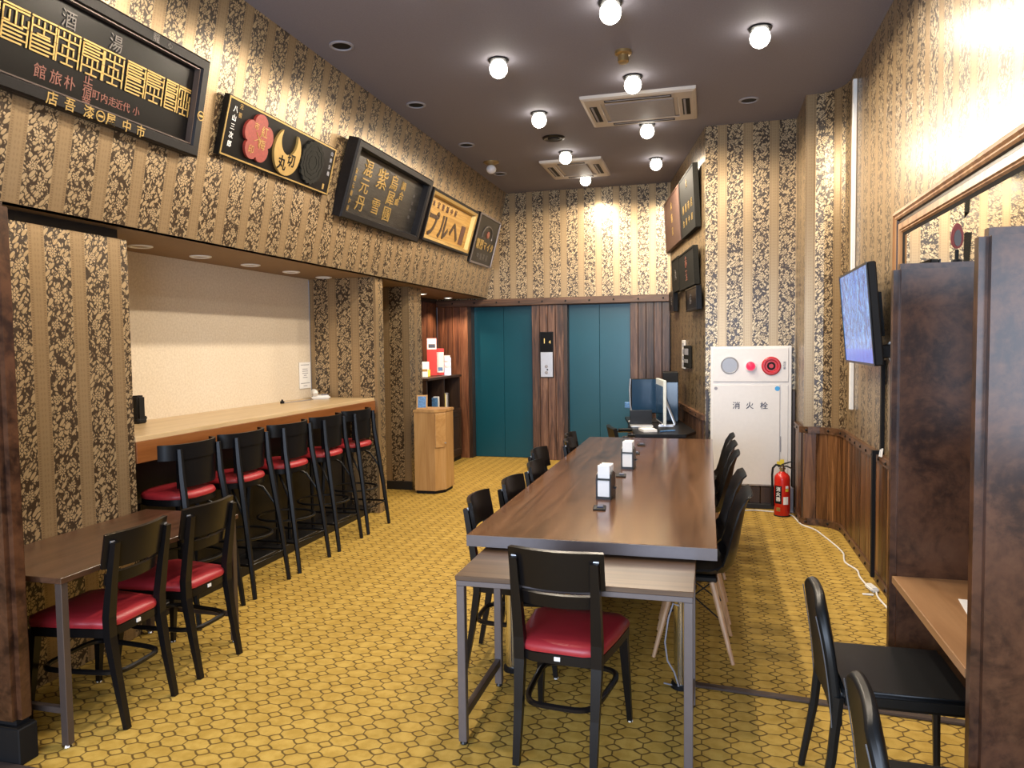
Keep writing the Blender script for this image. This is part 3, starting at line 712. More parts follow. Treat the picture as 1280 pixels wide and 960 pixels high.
# ------------------------------------------------------------------ bar counter and things on it
t = thing('bar_counter', 'long pale wooden bar counter with orange-brown front edge under cream wall', 'counter', (-3.08, 4.92, 0))
MB().box(-.667, .0, -1.515, 1.535, 1.085, 1.115, .003).build('countertop', 'ctop', t)
MB().box(-.02, .006, -1.515, 1.535, .965, 1.086, .002).build('front_apron', 'cfront', t)
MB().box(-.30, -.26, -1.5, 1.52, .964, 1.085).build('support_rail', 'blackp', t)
t = phone = thing('telephone', 'white corded telephone lying on the far end of the counter', 'telephone', (-3.56, 6.28, 1.115), .6)
MB().prism([(-.085, -.10), (.085, -.10), (.085, .10), (-.085, .10)], 0, .035, .012).build('body', 'white', t, smooth=40)
MB().prism([(.01, -.07), (.07, -.07), (.07, .07), (.01, .07)], .035, .041, .004).build('keypad', 'acgrille', t)
MB().tube([(-.05, -.11, .045), (-.05, -.085, .065), (-.05, 0, .075), (-.05, .085, .065), (-.05, .11, .045)], [.022, .026, .018, .026, .022], 10).build('handset', 'white', t, smooth=50)
t = thing('wall_notice', 'white printed notice sheet pinned at the far end of the cream wall', 'notice', mtx=frame_mtx((-3.745, 6.33, 1.335), (0, 1, 0), (1, 0, 0)))
MB().box(-.10, .10, -.125, .125, 0, .004).build('sheet', 'paperw', t)
for k, (y, w_) in enumerate(((.10, .15), (.06, .09), (.04, .10), (.02, .10), (0, .05), (-.02, .08), (-.075, .16), (-.10, .07))): MB().box(-w_ / 2, w_ / 2, y - .003, y + .003, .004, .0052).build('text_line', 'acgrille', t)
t = thing('handset_holder', 'tall black handset hung on the cream wall corner above the counter', 'telephone', (-3.63, 4.05, 1.115))
MB().box(-.03, .03, -.035, .035, .02, .185, .012, seg=3).build('body', 'blackp', t, smooth=40); MB().box(-.035, .035, -.04, .04, 0, .035, .01).build('cradle', 'blackp', t); MB().box(-.012, .012, .035, .07, .02, .045, .008).build('hook', 'blackp', t)
o = MB().tube([(-3.60, 5.72, 1.117), (-3.60, 5.78, 1.119), (-3.58, 5.95, 1.118), (-3.56, 6.12, 1.118)], .003, 6).build('telephone_cord', 'acgrille'); o.parent = phone; o.matrix_parent_inverse = phone.matrix_basis.inverted()
o = MB().lathe([(.018, 0), (.018, .02), (.008, .022), (.008, .035), (0, .036)], 10).build('cable_grommet', 'blackp', loc=(-3.60, 5.70, 1.115)); tag(o, 'small dark cable grommet on the counter before the telephone', 'grommet')

# ------------------------------------------------------------------ carved signs on the leaning upper left wall
UV_ = Vector((KX, 0, ZC - ZS)).normalized(); NV = Vector((UV_.z, 0, -UV_.x))
def sign(name, label, y0, y1, v0, v1, off, cat='sign', lean=0.):
    c = Vector((-3.0, 0, ZS)) + UV_ * ((v0 + v1) / 2) + NV * off; c.y = (y0 + y1) / 2
    m = frame_mtx(c, (0, 1, 0), NV)
    if lean: m = m @ Matrix.Rotation(lean, 4, 'X')
    return thing(name, label, cat, mtx=m), y1 - y0, v1 - v0
def flat(poly, z0, z1): return MB().prism(poly, z0, z1)
# 1 big black board with the gold seal-script band
t, w_, h_ = sign('large_signboard', 'very large black signboard with a band of gold seal script, nearest on upper left wall', 1.90, 3.70, .46, 1.0, .012)
oy = 2.80; ov = .73
MB().box(-w_ / 2, w_ / 2, -h_ / 2, h_ / 2, -.01, .012).build('board', 'lacq', t)
MB().ring(w_, h_, [(0, -.01), (0, .05), (.01, .06), (.055, .06), (.062, .045), (.062, .012)]).build('frame', 'framed', t)
MB().ring(w_ - .125, h_ - .125, [(0, .013), (0, .047), (.006, .047), (.006, .013)]).build('inner_bead', 'steeld', t)
def seal(name, w0, h0, seed, par, x, y, z=.014):
    """one square seal-script glyph made of raised bars"""
    r = random.Random(seed); b = MB(); th = .0036; bar = lambda x0, y0, x1, y1: b.box(min(x0, x1) - th, max(x0, x1) + th, min(y0, y1) - th, max(y0, y1) + th, 0, .004)
    X, Y = w0 / 2 - .008, h0 / 2 - .006
    bar(-X, Y, X, Y)
    for blk in range(2):
        top = Y - .012 if blk == 0 else -.006; bot = .004 if blk == 0 else -Y; kind = r.choice('EHTMR')
        n = 5 if blk == 0 else 5
        xs = [-X, X]
        if r.random() < .6: xs = [-X, -.004]
        bar(-X, top, -X, bot); 
        if kind in 'EM':
            for k in range(n): yy = top - (top - bot) * k / (n - 1); bar(-X, yy, X * (.95 if k % 2 else .55), yy)
            bar(X, top, X, bot)
        elif kind in 'HR':
            bar(X, top, X, bot); bar(-X, (top + bot) / 2, X, (top + bot) / 2); bar(0, top, 0, bot); bar(-X * .5, bot, X * .5, bot); bar(-X * .5, top, -X * .5, (top + bot) / 2 + .012); bar(X * .5, top, X * .5, (top + bot) / 2 + .012)
        else:
            bar(-X, top, X, top); bar(0, top, 0, bot)
            for s in (-1, 1): bar(s * X * .5, top - .014, s * X * .5, bot); bar(s * X * .5, bot, s * X, bot); bar(s * X, bot, s * X, (top + bot) / 2)
    o = b.build(name, 'gold', par, (x, y, z)); return o
cols = [1.98, 2.12, 2.265, 2.405, 2.542, 2.678, 2.808, 2.946, 3.073, 3.218, 3.351, 3.475, 3.575]
for i, yc in enumerate(cols):
    wd = .135 if i < 11 else .10
    seal('seal_character', wd, .155, 11 + i * 3, t, yc - oy, .737 - ov)
for yc, ch in ((2.715, '店'), (2.811, '吾'), (2.918, '漆'), (3.05, '屋'), (3.153, '中'), (3.248, '市')): text('gold_character', ch, .062, 'gold', t, yc - oy, .461 + .029 - ov, .0605, .0015, 1., .0006)
o = MB().tube([(.024 * math.cos(a), .024 * math.sin(a), 0) for a in [2 * PI * k / 20 for k in range(20)]], .0035, 4, closed=True).box(-.016, .016, -.005, .005, -.002, .003).build('gold_roundel', 'gold', t, (2.986 - oy, .467 + .023 - ov, .061))
inst(o, t, (w_ / 2 - .03, -.04, .061))
for yc, ch in ((2.682, '館'), (2.765, '旅'), (2.841, '朴')): text('red_character', ch, .066, 'redletter', t, yc - oy, .592 - ov, .013, .0015)
for vv, ch in ((.645, '正'), (.592, '宿'), (.54, '業')): text('red_character', ch, .058, 'redletter', t, 2.94 - oy, vv - ov, .013, .0015)
for yc, ch in ((2.993, '町'), (3.043, '内'), (3.093, '走'), (3.138, '近'), (3.185, '代'), (3.252, '小')): text('red_character', ch, .048, 'redletter', t, yc - oy, .586 - ov, .013, .0015)
for yc, ch in ((2.797, '酒'), (3.071, '湯')): text('dull_character', ch, .085, 'greyletter', t, yc - oy, .86 - ov, .013, .004)
text('dull_character', '龍', .05, 'greyletter', t, 3.27 - oy, .97 - ov, .0605, .002); text('dull_character', '心', .035, 'greyletter', t, 3.37 - oy, .968 - ov, .0605, .002)
# 2 plum blossom, crescent and round medallion
t, w_, h_ = sign('medallion_signboard', 'black signboard with red blossom, gold crescent and grey disc, gold-edged', 3.905, 5.22, .53, .89, .05, lean=.06)
oy, ov = 4.5625, .71
MB().box(-w_ / 2, w_ / 2, -h_ / 2, h_ / 2, -.035, .0).build('board', 'lacq', t)
MB().ring(w_ - .012, h_ - .012, [(0, 0), (0, .004), (.010, .004), (.010, 0)]).build('gold_border', 'gold', t)
pet = [(.0 + (.108 + .038 * abs(math.cos(2.5 * a)) ** .6) * math.cos(a + PI / 2), (.108 + .038 * abs(math.cos(2.5 * a)) ** .6) * math.sin(a + PI / 2)) for a in [2 * PI * k / 60 for k in range(60)]]
b_ = flat([(x * 1.06, y * 1.05) for x, y in pet], 0, .018).build('red_blossom', 'redpaint', t, (4.235 - oy, .71 - ov, 0))
for ch, x, y, s in (('紅', .045, .055, .075), ('梅', .04, -.025, .075), ('市', -.045, .07, .05), ('印', -.06, -.08, .06)): text('gold_character', ch, s, 'gold', b_, x, y, .019, .001)
for k in range(5): MB().tube([(0, 0, .019), (.05 * math.cos(k * 1.2566 + 1.1), .05 * math.sin(k * 1.2566 + 1.1), .019)], .0025, 4).build('stamen', 'gold', b_)
disc = [(.158 * math.cos(a), .158 * math.sin(a)) for a in [PI / 2 + .62 + (2 * PI - 1.24) * k / 40 for k in range(41)]]
cutc, cutr = .078, .098
inn = [(cutr * math.cos(a), cutc + cutr * math.sin(a)) for a in [math.radians(q) for q in range(28, -209, -12)]]
inn = [(x, y) for x, y in inn if math.hypot(x, y) < .150]
b_ = MB(); 
poly = disc + inn
tb = bmesh.new(); vs = [tb.verts.new((x, y, 0)) for x, y in poly]; f_ = tb.faces.new(vs); r_ = bmesh.ops.extrude_face_region(tb, geom=[f_]); bmesh.ops.translate(tb, verts=[v for v in r_['geom'] if isinstance(v, bmesh.types.BMVert)], vec=(0, 0, .018)); bmesh.ops.recalc_face_normals(tb, faces=tb.faces[:]); bmesh.ops.triangulate(tb, faces=[f for f in tb.faces if len(f.verts) > 4]); b_._add(tb)
cr = b_.build('gold_crescent', 'gold', t, (4.575 - oy, .71 - ov, 0))
text('black_character', '丸', .10, 'lacq', cr, -.045, -.082, .0185, .001, 1, .002); text('black_character', '切', .095, 'lacq', cr, .055, -.045, .0185, .001, 1, .002)
scal = [((.150 + .006 * math.cos(18 * a)) * math.cos(a), (.152 + .006 * math.cos(18 * a)) * math.sin(a)) for a in [2 * PI * k / 72 for k in range(72)]]
g_ = flat(scal, 0, .016).build('grey_disc', 'greycarv', t, (4.905 - oy, .715 - ov, 0))
for r0 in (.12, .085, .05): MB().tube([(r0 * (1 + .05 * math.cos(9 * a)) * math.cos(a), r0 * (1 + .05 * math.cos(9 * a)) * math.sin(a), .016) for a in [2 * PI * k / 36 for k in range(36)]], .004, 4, closed=True).build('carved_ring', 'greycarv', g_)
for i, ch in enumerate('八山三次郎'): text('white_character', ch, .042, 'paperw', t, 3.985 - oy, .822 - ov - i * .052, .0005, .0008)
for i, ch in enumerate('元祖'): text('white_character', ch, .034, 'gold', t, 4.035 - oy, .85 - ov - i * .05, .0005, .0008)
for i, ch in enumerate('山東京橋'): text('white_character', ch, .036, 'acgrille', t, 5.165 - oy, .84 - ov - i * .05, .0005, .0008)
MB().box(-.012, .012, -.02, .02, 0, .002).build('gold_seal', 'gold', t, (5.13 - oy, .585 - ov, 0))
# 3 black framed board with gold columns
t, w_, h_ = sign('framed_medicine_board', 'deep black framed board carved with columns of gold characters', 5.40, 7.02, .405, 1.04, .07, lean=.10)
oy, ov = 6.21, .715
MB().box(-w_ / 2 + .03, w_ / 2 - .03, -h_ / 2 + .03, h_ / 2 - .03, -.06, -.03).build('board', 'lacqw', t)
MB().ring(w_, h_, [(.004, -.06), (0, .03), (.012, .045), (.055, .045), (.066, .03), (.07, -.03)]).build('frame', 'framed', t)
for x, chars, s, y0, dy in ((5.785, '混元丹', .145, .86, .15), (6.07, '紫', .19, .83, .2), (6.07, '雪', .15, .585, .2), (6.315, '烏犀圓', .145, .85, .145), (6.52, '調合', .085, .86, .09), (5.59, '金城元藥中屋', .05, .80, .062), (6.46, '處', .07, .70, .1)):
    for i, ch in enumerate(chars): text('gold_character', ch, s, 'gold', t, x - oy, y0 - ov - i * dy, -.028, .004, 1.15)
for i, ch in enumerate('加賀中屋'): text('gold_character', ch, .04, 'greyletter', t, 6.80 - oy, .82 - ov - i * .07, -.028, .002)
# 4 gilt board
t, w_, h_ = sign('gilt_board', 'framed gilt board with large dark brush characters, between two black boards', 7.13, 8.64, .455, 1.0, .06, lean=.08)
oy, ov = 7.885, .7275
MB().box(-w_ / 2 + .03, w_ / 2 - .03, -h_ / 2 + .03, h_ / 2 - .03, -.055, -.02).build('board', 'goldboard', t)
MB().ring(w_, h_, [(.0, -.055), (0, .03), (.008, .036), (.03, .034)]).build('outer_frame', 'framed', t)
MB().ring(w_ - .06, h_ - .06, [(0, .034), (.03, .026), (.045, -.02)]).build('gold_frame', 'gold', t)
for x, ch, s in ((7.44, 'プ', .30), (7.76, 'ル', .30), (8.10, 'ヘ', .30)): text('brush_character', ch, s, 'shelfw', t, x - oy, .66 - ov, -.018, .004, 1.0, .008)
for i, ch in enumerate('本家藥舗中屋'): text('small_character', ch, .075, 'brownboard', t, 7.34 + i * .135 - oy, .86 - ov, -.018, .003)
MB().box(-.07, .07, -.11, .11, 0, .004).build('side_label', 'brownboard', t, (8.38 - oy, .66 - ov, -.02))
# 5 dark board with crest
t, w_, h_ = sign('crest_board', 'small dark grey board with raised crest and pale characters, last on upper left wall', 8.83, 9.74, .40, 1.03, .05, lean=.06)
oy, ov = 9.285, .715
MB().box(-w_ / 2, w_ / 2, -h_ / 2, h_ / 2, -.045, .0).build('board', 'lacq', t)
MB().ring(w_, h_, [(0, 0), (.0, .012), (.022, .012), (.026, 0)]).build('frame', 'steel', t)
MB().tube([(.21 * math.cos(a), .13 * math.sin(a), .003) for a in [math.radians(q) for q in range(-10, 191, 10)]], .012, 5).build('crest_wreath', 'greyletter', t, (0, .06, 0))
MB().lathe([(.05, 0), (.045, .012), (0, .014)], 6).build('crest_centre', 'redletter', t, (.02, .085, 0))
for i, ch in enumerate('胃腸マイタ'): text('pale_character', ch, .135 if i < 2 else .115, 'gold', t, -.30 + i * .15, -.06, .002, .004, 1.0, .003)
for i, ch in enumerate('中屋薬舗'): text('dull_character', ch, .09, 'greyletter', t, -.20 + i * .125, -.205, .001, .003)

# ------------------------------------------------------------------ signs and plates on the angled right wall (s from the near corner)
def rsign(name, label, s0, s1, z0, z1, mat, chars, lmat, tilt=.05, th=.05, off=.047):
    c = A0 + AD * ((s0 + s1) / 2) + AN * off; c.z = (z0 + z1) / 2
    m = frame_mtx(c, -AD, AN) @ Matrix.Rotation(tilt, 4, 'X')
    t = thing(name, label, 'sign', mtx=m); w_, h_ = s1 - s0, z1 - z0
    MB().box(-w_ / 2, w_ / 2, -h_ / 2, h_ / 2, -th / 2, th / 2, .004).build('board', mat, t)
    MB().ring(w_, h_, [(.0, th / 2), (.002, th / 2 + .006), (.018, th / 2 + .006), (.022, th / 2)]).build('edge_moulding', mat, t)
    for ch, x, y, s in chars: text('raised_character', ch, s, lmat, t, x * w_, y * h_, th / 2 + .001, .003)
rsign('wooden_signboard', 'plain brown wooden signboard high on right angled wall, farther of the upper pair', 1.20, 2.45, 2.77, 3.40, 'brownboard', [('本', 0, .28, .11), ('舗', 0, .05, .11), ('家', .02, -.2, .11)], 'gold')
rsign('dark_signboard', 'dark signboard with faint gold columns high on right wall, nearer of the upper pair', .20, 1.13, 2.76, 3.40, 'greycarv', [('大', 0, .33, .09)] + [(c, -.28 + .19 * i, -.05 - .0 * i, .10) for i, c in enumerate('藥種商店')] + [(c, -.28 + .19 * i, -.28, .08) for i, c in enumerate('金澤中屋')], 'gold')
rsign('grey_signboard', 'narrow grey-black signboard on right wall below the wooden one', 1.255, 1.80, 2.205, 2.60, 'greycarv', [('丸', 0, 0, .14)], 'greyletter', .03)
rsign('red_letter_signboard', 'dark signboard with faded red characters on right wall, lower middle', .22, 1.235, 2.19, 2.585, 'greycarv', [('赤', .0, .2, .13), ('玉', .0, -.16, .13)], 'redletter', .05)
rsign('low_signboard', 'small black signboard nearest the corner at the bottom of the right wall group', .06, .72, 1.93, 2.17, 'lacq', [('店', -.1, 0, .12)], 'greyletter', .03)
rsign('tiny_signboard', 'small dark signboard farthest at the bottom of the right wall group', 1.68, 2.06, 1.98, 2.235, 'lacq', [('薬', 0, 0, .12)], 'greyletter', .02)
c = A0 + AD * 1.31 + AN * .004; c.z = 1.465
t = thing('switch_panel', 'white narrow switch plate on the dark angled wall beside the computer desk', 'switch', mtx=frame_mtx(c, -AD, AN))
MB().box(-.11, .11, -.165, .165, 0, .012, .004).build('plate', 'white', t)
for k in range(4): MB().box(-.03, .03, -.025, .025, .012, .018, .003).build('switch', 'acgrille', t, (0, .11 - k * .075, 0))
c = A0 + AD * .965 + AN * .004; c.z = 1.445
t = thing('control_box', 'grey wall control box with small lettering next to the switch plate', 'control box', mtx=frame_mtx(c, -AD, AN))
MB().box(-.20, .20, -.125, .125, 0, .03, .006).build('case', 'greycarv', t); MB().box(-.13, .13, .02, .09, .03, .033).build('display', 'acgrille', t)
for k in range(3): MB().box(-.03, .03, -.02, .02, .03, .036, .003).build('button', 'alu', t, (-.09 + .09 * k, -.05, 0))

# ------------------------------------------------------------------ lift call panel, oak cabinet, shelf cabinet and what stands on them
t = thing('lift_call_panel', 'lift call panel with black display over a silver button plate on planked pillar', 'call panel', (-2.15, YF - .002, 1.46))
MB().box(-.095, .095, -.012, 0, -.315, .315, .003).build('backplate', 'blackm', t)
d = MB().box(-.085, .085, -.016, -.010, .045, .305, .002).build('display', 'lacq', t)
text('amber_digit', '1', .10, 'amber', d, mtx=frame_mtx((-.03, -.017, .19), (1, 0, 0), (0, -1, 0)), depth=.001); text('amber_digit', '4', .06, 'amber', d, mtx=frame_mtx((.045, -.017, .175), (1, 0, 0), (0, -1, 0)), depth=.001)
d = MB().box(-.085, .085, -.018, -.010, -.305, .035, .002).build('button_plate', 'alu', t)
for z in (-.16, -.245): MB().lathe([(.022, 0), (.022, .006), (.015, .010), (0, .010)], 14).build('button', 'acgrille', d, (-.005, -.018, z), (PI / 2, 0, 0))
MB().lathe([(.012, 0), (.012, .004), (0, .004)], 10).build('key_switch', 'blackm', d, (.01, -.018, -.205), (PI / 2, 0, 0))
t = thing('oak_cabinet', 'light oak veneer floor cabinet with a small upper door beside the striped column', 'cabinet', (-2.93, 7.60, 0))
MB().prism([(-.15, -.19), (.085, -.19), (.165, -.07), (.165, .19), (-.15, .19)], .035, .885, .002).build('body', 'kiosk', t)
MB().prism([(-.155, -.196), (.088, -.196), (.172, -.072), (.172, .195), (-.155, .195)], .885, .915, .003).build('top', 'kiosk', t)
MB().prism([(-.14, -.17), (.075, -.17), (.15, -.06), (.15, .18), (-.14, .18)], 0, .035).build('plinth', 'blackp', t)
cd = Vector((.08, .12, 0)).normalized(); nd_ = Vector((cd.y, -cd.x, 0))
dm = frame_mtx((.125 + nd_.x * .001, -.13 + nd_.y * .001, .69), cd, nd_)
dr = MB().box(-.068, .068, -.185, .18, 0, .012, .002).build('door', 'kiosk', t); dr.matrix_local = dm
MB().lathe([(.004, 0), (.004, .012), (.009, .018), (.007, .026), (0, .027)], 10).build('knob', 'alu', dr, (.05, -.14, .012))
t = thing('photo_frame', 'small wooden photo frame with blue print standing on the oak cabinet', 'photo frame', (-3.02, 7.50, .915), .25)
mt = Matrix.Rotation(PI / 2 - .22, 4, 'X')
MB().box(-.06, .06, 0, .155, -.008, .004, .002, mt).build('frame', 'kiosk', t); MB().box(-.044, .044, .016, .138, .004, .006, 0, mt).build('print', 'photo', t)
MB().box(-.008, .008, .0, .10, -.012, -.008, 0, Matrix.Translation((0, .062, 0)) @ Matrix.Rotation(PI / 2 + .35, 4, 'X')).build('back_stay', 'blackp', t)
t = thing('dark_shelf_cabinet', 'dark wooden cabinet with open upper shelf against the left wall by the lifts', 'cabinet', (-3.56, 9.15, 0))
W0, W1, D0, D1 = -.165, .165, -.55, .73
MB().box(W0, W1, D0, D1, 0, .05).build('plinth', 'blackp', t); MB().box(W0, W1, D0, D1, .05, .07).build('bottom', 'shelfw', t)
MB().box(W0 - .0, W1 + .03, D0 - .02, D1, 1.165, 1.20, .006).build('top', 'shelfw', t)
for y in (D0, .07, D1 - .03): MB().box(W0, W1, y, y + .03, .07, 1.165).build('upright', 'shelfw', t)
MB().box(W0, W0 + .012, D0, D1, .07, 1.165).build('back_panel', 'shelfw', t); MB().box(W0, W1 + .01, D0, D1, .70, .73).build('shelf', 'shelfw', t)
for a, b in ((D0 + .01, .08), (.09, D1 - .01)):
    d = MB().box(W1, W1 + .018, a, b, .075, .70, .002).build('door', 'shelfw', t)
    MB().ring(b - a - .04, .56, [(0, 0), (.0, .008), (.05, .008), (.058, 0)], frame_mtx((W1 + .018, (a + b) / 2, .39), (0, 1, 0), (1, 0, 0))).build('panel_moulding', 'shelfw', d)
    MB().lathe([(.006, 0), (.006, .012), (.014, .02), (.01, .03), (0, .031)], 10).build('knob', 'alu', d, (W1 + .018, a + .05, .58), (0, PI / 2, 0))
def leaflet(name, label, x, y, z, w_, h_, mat, tilt, band=None, rz=.35, cat='leaflet', group=None):
    t = thing(name, label, cat, (x, y, z + .007), rz, group); mt = Matrix.Rotation(PI / 2 - tilt, 4, 'X')
    MB().box(-w_ / 2, w_ / 2, 0, h_, -.015, .0, .001, mt).build('card', mat, t)
    if band: MB().box(-w_ / 2 + .004, w_ / 2 - .004, h_ * band[0], h_ * band[1], 0, .0015, 0, mt).build('printed_field', band[2], t)
    if band and len(band) > 3: MB().box(-w_ / 2 + .02, w_ / 2 - .02, h_ * band[0] + .02, h_ * band[0] + .07, .0015, .0025, 0, mt).build('print_block', band[3], t)
    return t
leaflet('standing_poster_card', 'tall red and white card standing tallest on the dark shelf cabinet', -3.56, 9.23, 1.20, .13, .50, 'brochred', .08, (.70, .99, 'paperw', 'navy'), cat='card')
leaflet('standing_poster_card', 'shorter red and white card to the right of the tallest card on the shelf cabinet', -3.49, 9.36, 1.20, .10, .36, 'brochred', .08, (.10, .86, 'paperw', 'photo'), cat='card')
leaflet('leaflet', 'white leaflet with red print leaning left of the tall red card on the cabinet', -3.56, 8.98, 1.20, .10, .21, 'paperw', .45, (.1, .4, 'redpaint'), group='leaflets on the shelf cabinet')
leaflet('leaflet', 'narrow pale leaflet leaning at the left end of the cabinet top', -3.60, 8.80, 1.20, .08, .24, 'paperw', .3, (.3, .6, 'redpaint'), group='leaflets on the shelf cabinet')
leaflet('leaflet', 'small cream leaflet in front at the left end of the cabinet top', -3.50, 8.78, 1.20, .10, .14, 'paperw', .5, (.55, .8, 'goldboard'), group='leaflets on the shelf cabinet')
leaflet('leaflet', 'yellow-fronted leaflet low between the pale leaflets on the cabinet', -3.50, 8.92, 1.20, .06, .10, 'yellow', .5, group='leaflets on the shelf cabinet')
t = thing('leaflet_holder', 'clear-looking pale leaflet holder with cards at the right end of the shelf cabinet', 'leaflet holder', (-3.46, 9.52, 1.20), .35)
for k, h_ in enumerate((.10, .17, .24)): MB().box(-.06, .06, -.03 + k * .035, -.026 + k * .035, 0, h_, .001).build('panel', 'alu', t); MB().box(-.05, .05, -.022 + k * .035, -.010 + k * .035, .004, h_ + .03).build('cards', 'paperw', t)
MB().box(-.062, .062, -.035, .06, 0, .004).build('base', 'alu', t)
src = None
for k, (mat, p, h_) in enumerate((('photo', 'blue spine', .20), ('paperw', 'white spine', .21), ('yellow', 'yellow-green spine', .24), ('paperw', 'white spine beside the yellow one', .22), ('acgrille', 'grey spine', .235), ('blackp', 'black spine', .23))):
    t = thing('book', 'book with %s in the open dark cabinet shelf' % p, 'book', (-3.398, 8.98 + k * .052 + (.18 if k > 1 else 0), .73), 0, 'books in the dark shelf cabinet')
    MB().box(-.07, 0, -.022, .022, 0, h_, .002).build('cover', mat, t); MB().box(-.066, -.006, -.018, .018, h_ - .004, h_ + .0005).build('pages', 'paperw', t)

# ------------------------------------------------------------------ computer desk group
t = thing('computer_desk', 'black corner computer desk beyond the far end of the long table', 'desk', (-.55, 8.1, 0))
poly = [(-.45, 1.05), (-.15, -.76), (.34, -.70), (.43, -.40), (.20, .85)]
MB().prism(poly, .67, .70, .004).build('desktop', 'blackm', t)
for x, y in ((-.12, -.68), (.30, -.62), (-.38, .95), (.15, .75)): MB().box(x - .02, x + .02, y - .02, y + .02, 0, .67).build('leg', 'blackm', t)
MB().prism([(-.02, -.72), (.33, -.67), (.33, -.64), (-.02, -.69)], .25, .67).build('modesty_panel', 'blackp', t)
t = thing('computer_monitor', 'white-edged flat computer monitor on the black desk, seen nearly from its side', 'monitor', (-.50, 8.12, .70), 0)
yd = Vector((-.20, .98, 0)).normalized(); n_ = Vector((-yd.y, yd.x, 0))           # screen faces left
mm = frame_mtx((0, 0, .275), yd, n_)
o = MB().box(-.29, .29, -.235, .235, -.02, .012, .006).build('case', 'monwhite', t); o.matrix_local = mm
o2 = MB().box(-.265, .265, -.17, .215, .012, .015).build('screen', 'monscreen', t); o2.matrix_local = mm
MB().tube([(.02, -.02, .36), (.07, -.02, .22), (.15, -.04, .02), (.13, -.05, .006), (-.02, -.06, .006)], .011, 8).build('stand', 'alu', t)
MB().tube([(.02, .10, .36), (.07, .10, .22), (.15, .08, .02), (.13, .07, .006), (-.02, .06, .006)], .011, 8).build('stand', 'alu', t)
t = thing('second_screen', 'wide dark blue glossy screen with silver left edge standing behind the white-edged monitor', 'screen', (-.70, 8.50, .70), .25)
MB().box(-.16, .17, -.012, .02, .10, .50, .006).build('case', 'blackp', t); MB().box(-.15, .16, -.015, -.012, .11, .49).build('screen', 'monscreen', t)
MB().tube([(-.165, -.01, .50), (-.175, -.01, .38), (-.168, -.01, .2), (-.13, -.01, .005)], .008, 8).build('silver_edge', 'alu', t)
MB().box(-.10, .16, -.06, .10, 0, .015, .004).build('foot', 'blackm', t); MB().box(-.02, .06, .015, .05, .015, .3).build('neck', 'blackm', t)
t = thing('computer_tower', 'black upright computer tower behind the monitor against the dark wall', 'computer', (-.42, 8.64, .70), .05)
MB().box(-.085, .085, -.20, .20, .01, .57, .006).build('case', 'blackp', t); MB().box(-.08, .08, -.206, -.20, .02, .46, .003).build('front_panel', 'monscreen', t); MB().box(-.08, .08, -.19, .19, 0, .01).build('base', 'blackm', t)
t = thing('desk_organiser', 'silver and blue desk organiser with rods left of the dark screen', 'organiser', (-.86, 8.5, .70), .2)
MB().box(-.03, .03, -.03, .03, 0, .015, .004).build('base', 'alu', t); MB().tube([(0, 0, .015), (0, 0, .40)], .008, 8).build('stem', 'alu', t)
for z, a in ((.16, -.06), (.26, .05), (.34, .05)): MB().box(min(a, 0) - .01, max(a, 0) + .01, -.02, .02, z, z + .07, .006).build('clip', 'photo' if a < 0 else 'alu', t)
t = thing('paper_block', 'white paper pad lying on the near edge of the black desk', 'paper pad', (-.60, 7.62, .70), .35)
MB().box(-.07, .07, -.10, .10, 0, .028, .001).build('pages', 'paperw', t); MB().box(-.07, .07, -.10, .10, -.0, .004).build('backing_card', 'acgrille', t)
o = MB().tube([(-.47, 7.55, .708), (-.40, 7.62, .708), (-.33, 7.66, .708)], .007, 8).build('blue_pen', 'photo'); tag(o, 'blue pen lying beside the paper pad on the black desk', 'pen')
t = thing('laptop', 'slim silver laptop lying behind the second screen on the black desk', 'laptop', (-.70, 8.05, .70), .15)
MB().box(-.12, .12, -.09, .09, 0, .016, .004).build('base', 'alu', t); MB().box(-.12, .12, .082, .092, .016, .17, .003).build('lid', 'blackm', t)
t = thing('office_chair', 'black office chair with chrome tube arms at the computer desk', 'chair', (-.72, 7.72, 0), -PI / 2 + .3)
MB().box(-.22, .22, -.20, .22, .42, .48, .02, seg=3).build('seat', 'leather', t, smooth=40); MB().sheet(lambda u, v: ((u - .5) * .42, -.215 - .05 * v - .02 * (1 - (2 * u - 1) ** 2), .50 + .24 * v), 8, 3, .04).build('backrest', 'leather', t, smooth=40)
for s in (-1, 1):
    MB().tube([(s * .25, -.22, .0), (s * .25, -.24, .40), (s * .25, -.235, .62), (s * .25, -.19, .66), (s * .25, .12, .66), (s * .25, .19, .62), (s * .25, .2, .0)], .013, 8).build('chrome_frame', 'chrome', t, smooth=40)
    MB().box(s * .25 - .02, s * .25 + .02, -.15, .12, .665, .69, .008).build('arm_pad', 'leather', t)
MB().tube([(-.25, -.05, .41), (.25, -.05, .41)], .012, 8).build('cross_tube', 'chrome', t); MB().tube([(-.25, .12, .41), (.25, .12, .41)], .012, 8).build('cross_tube', 'chrome', t)

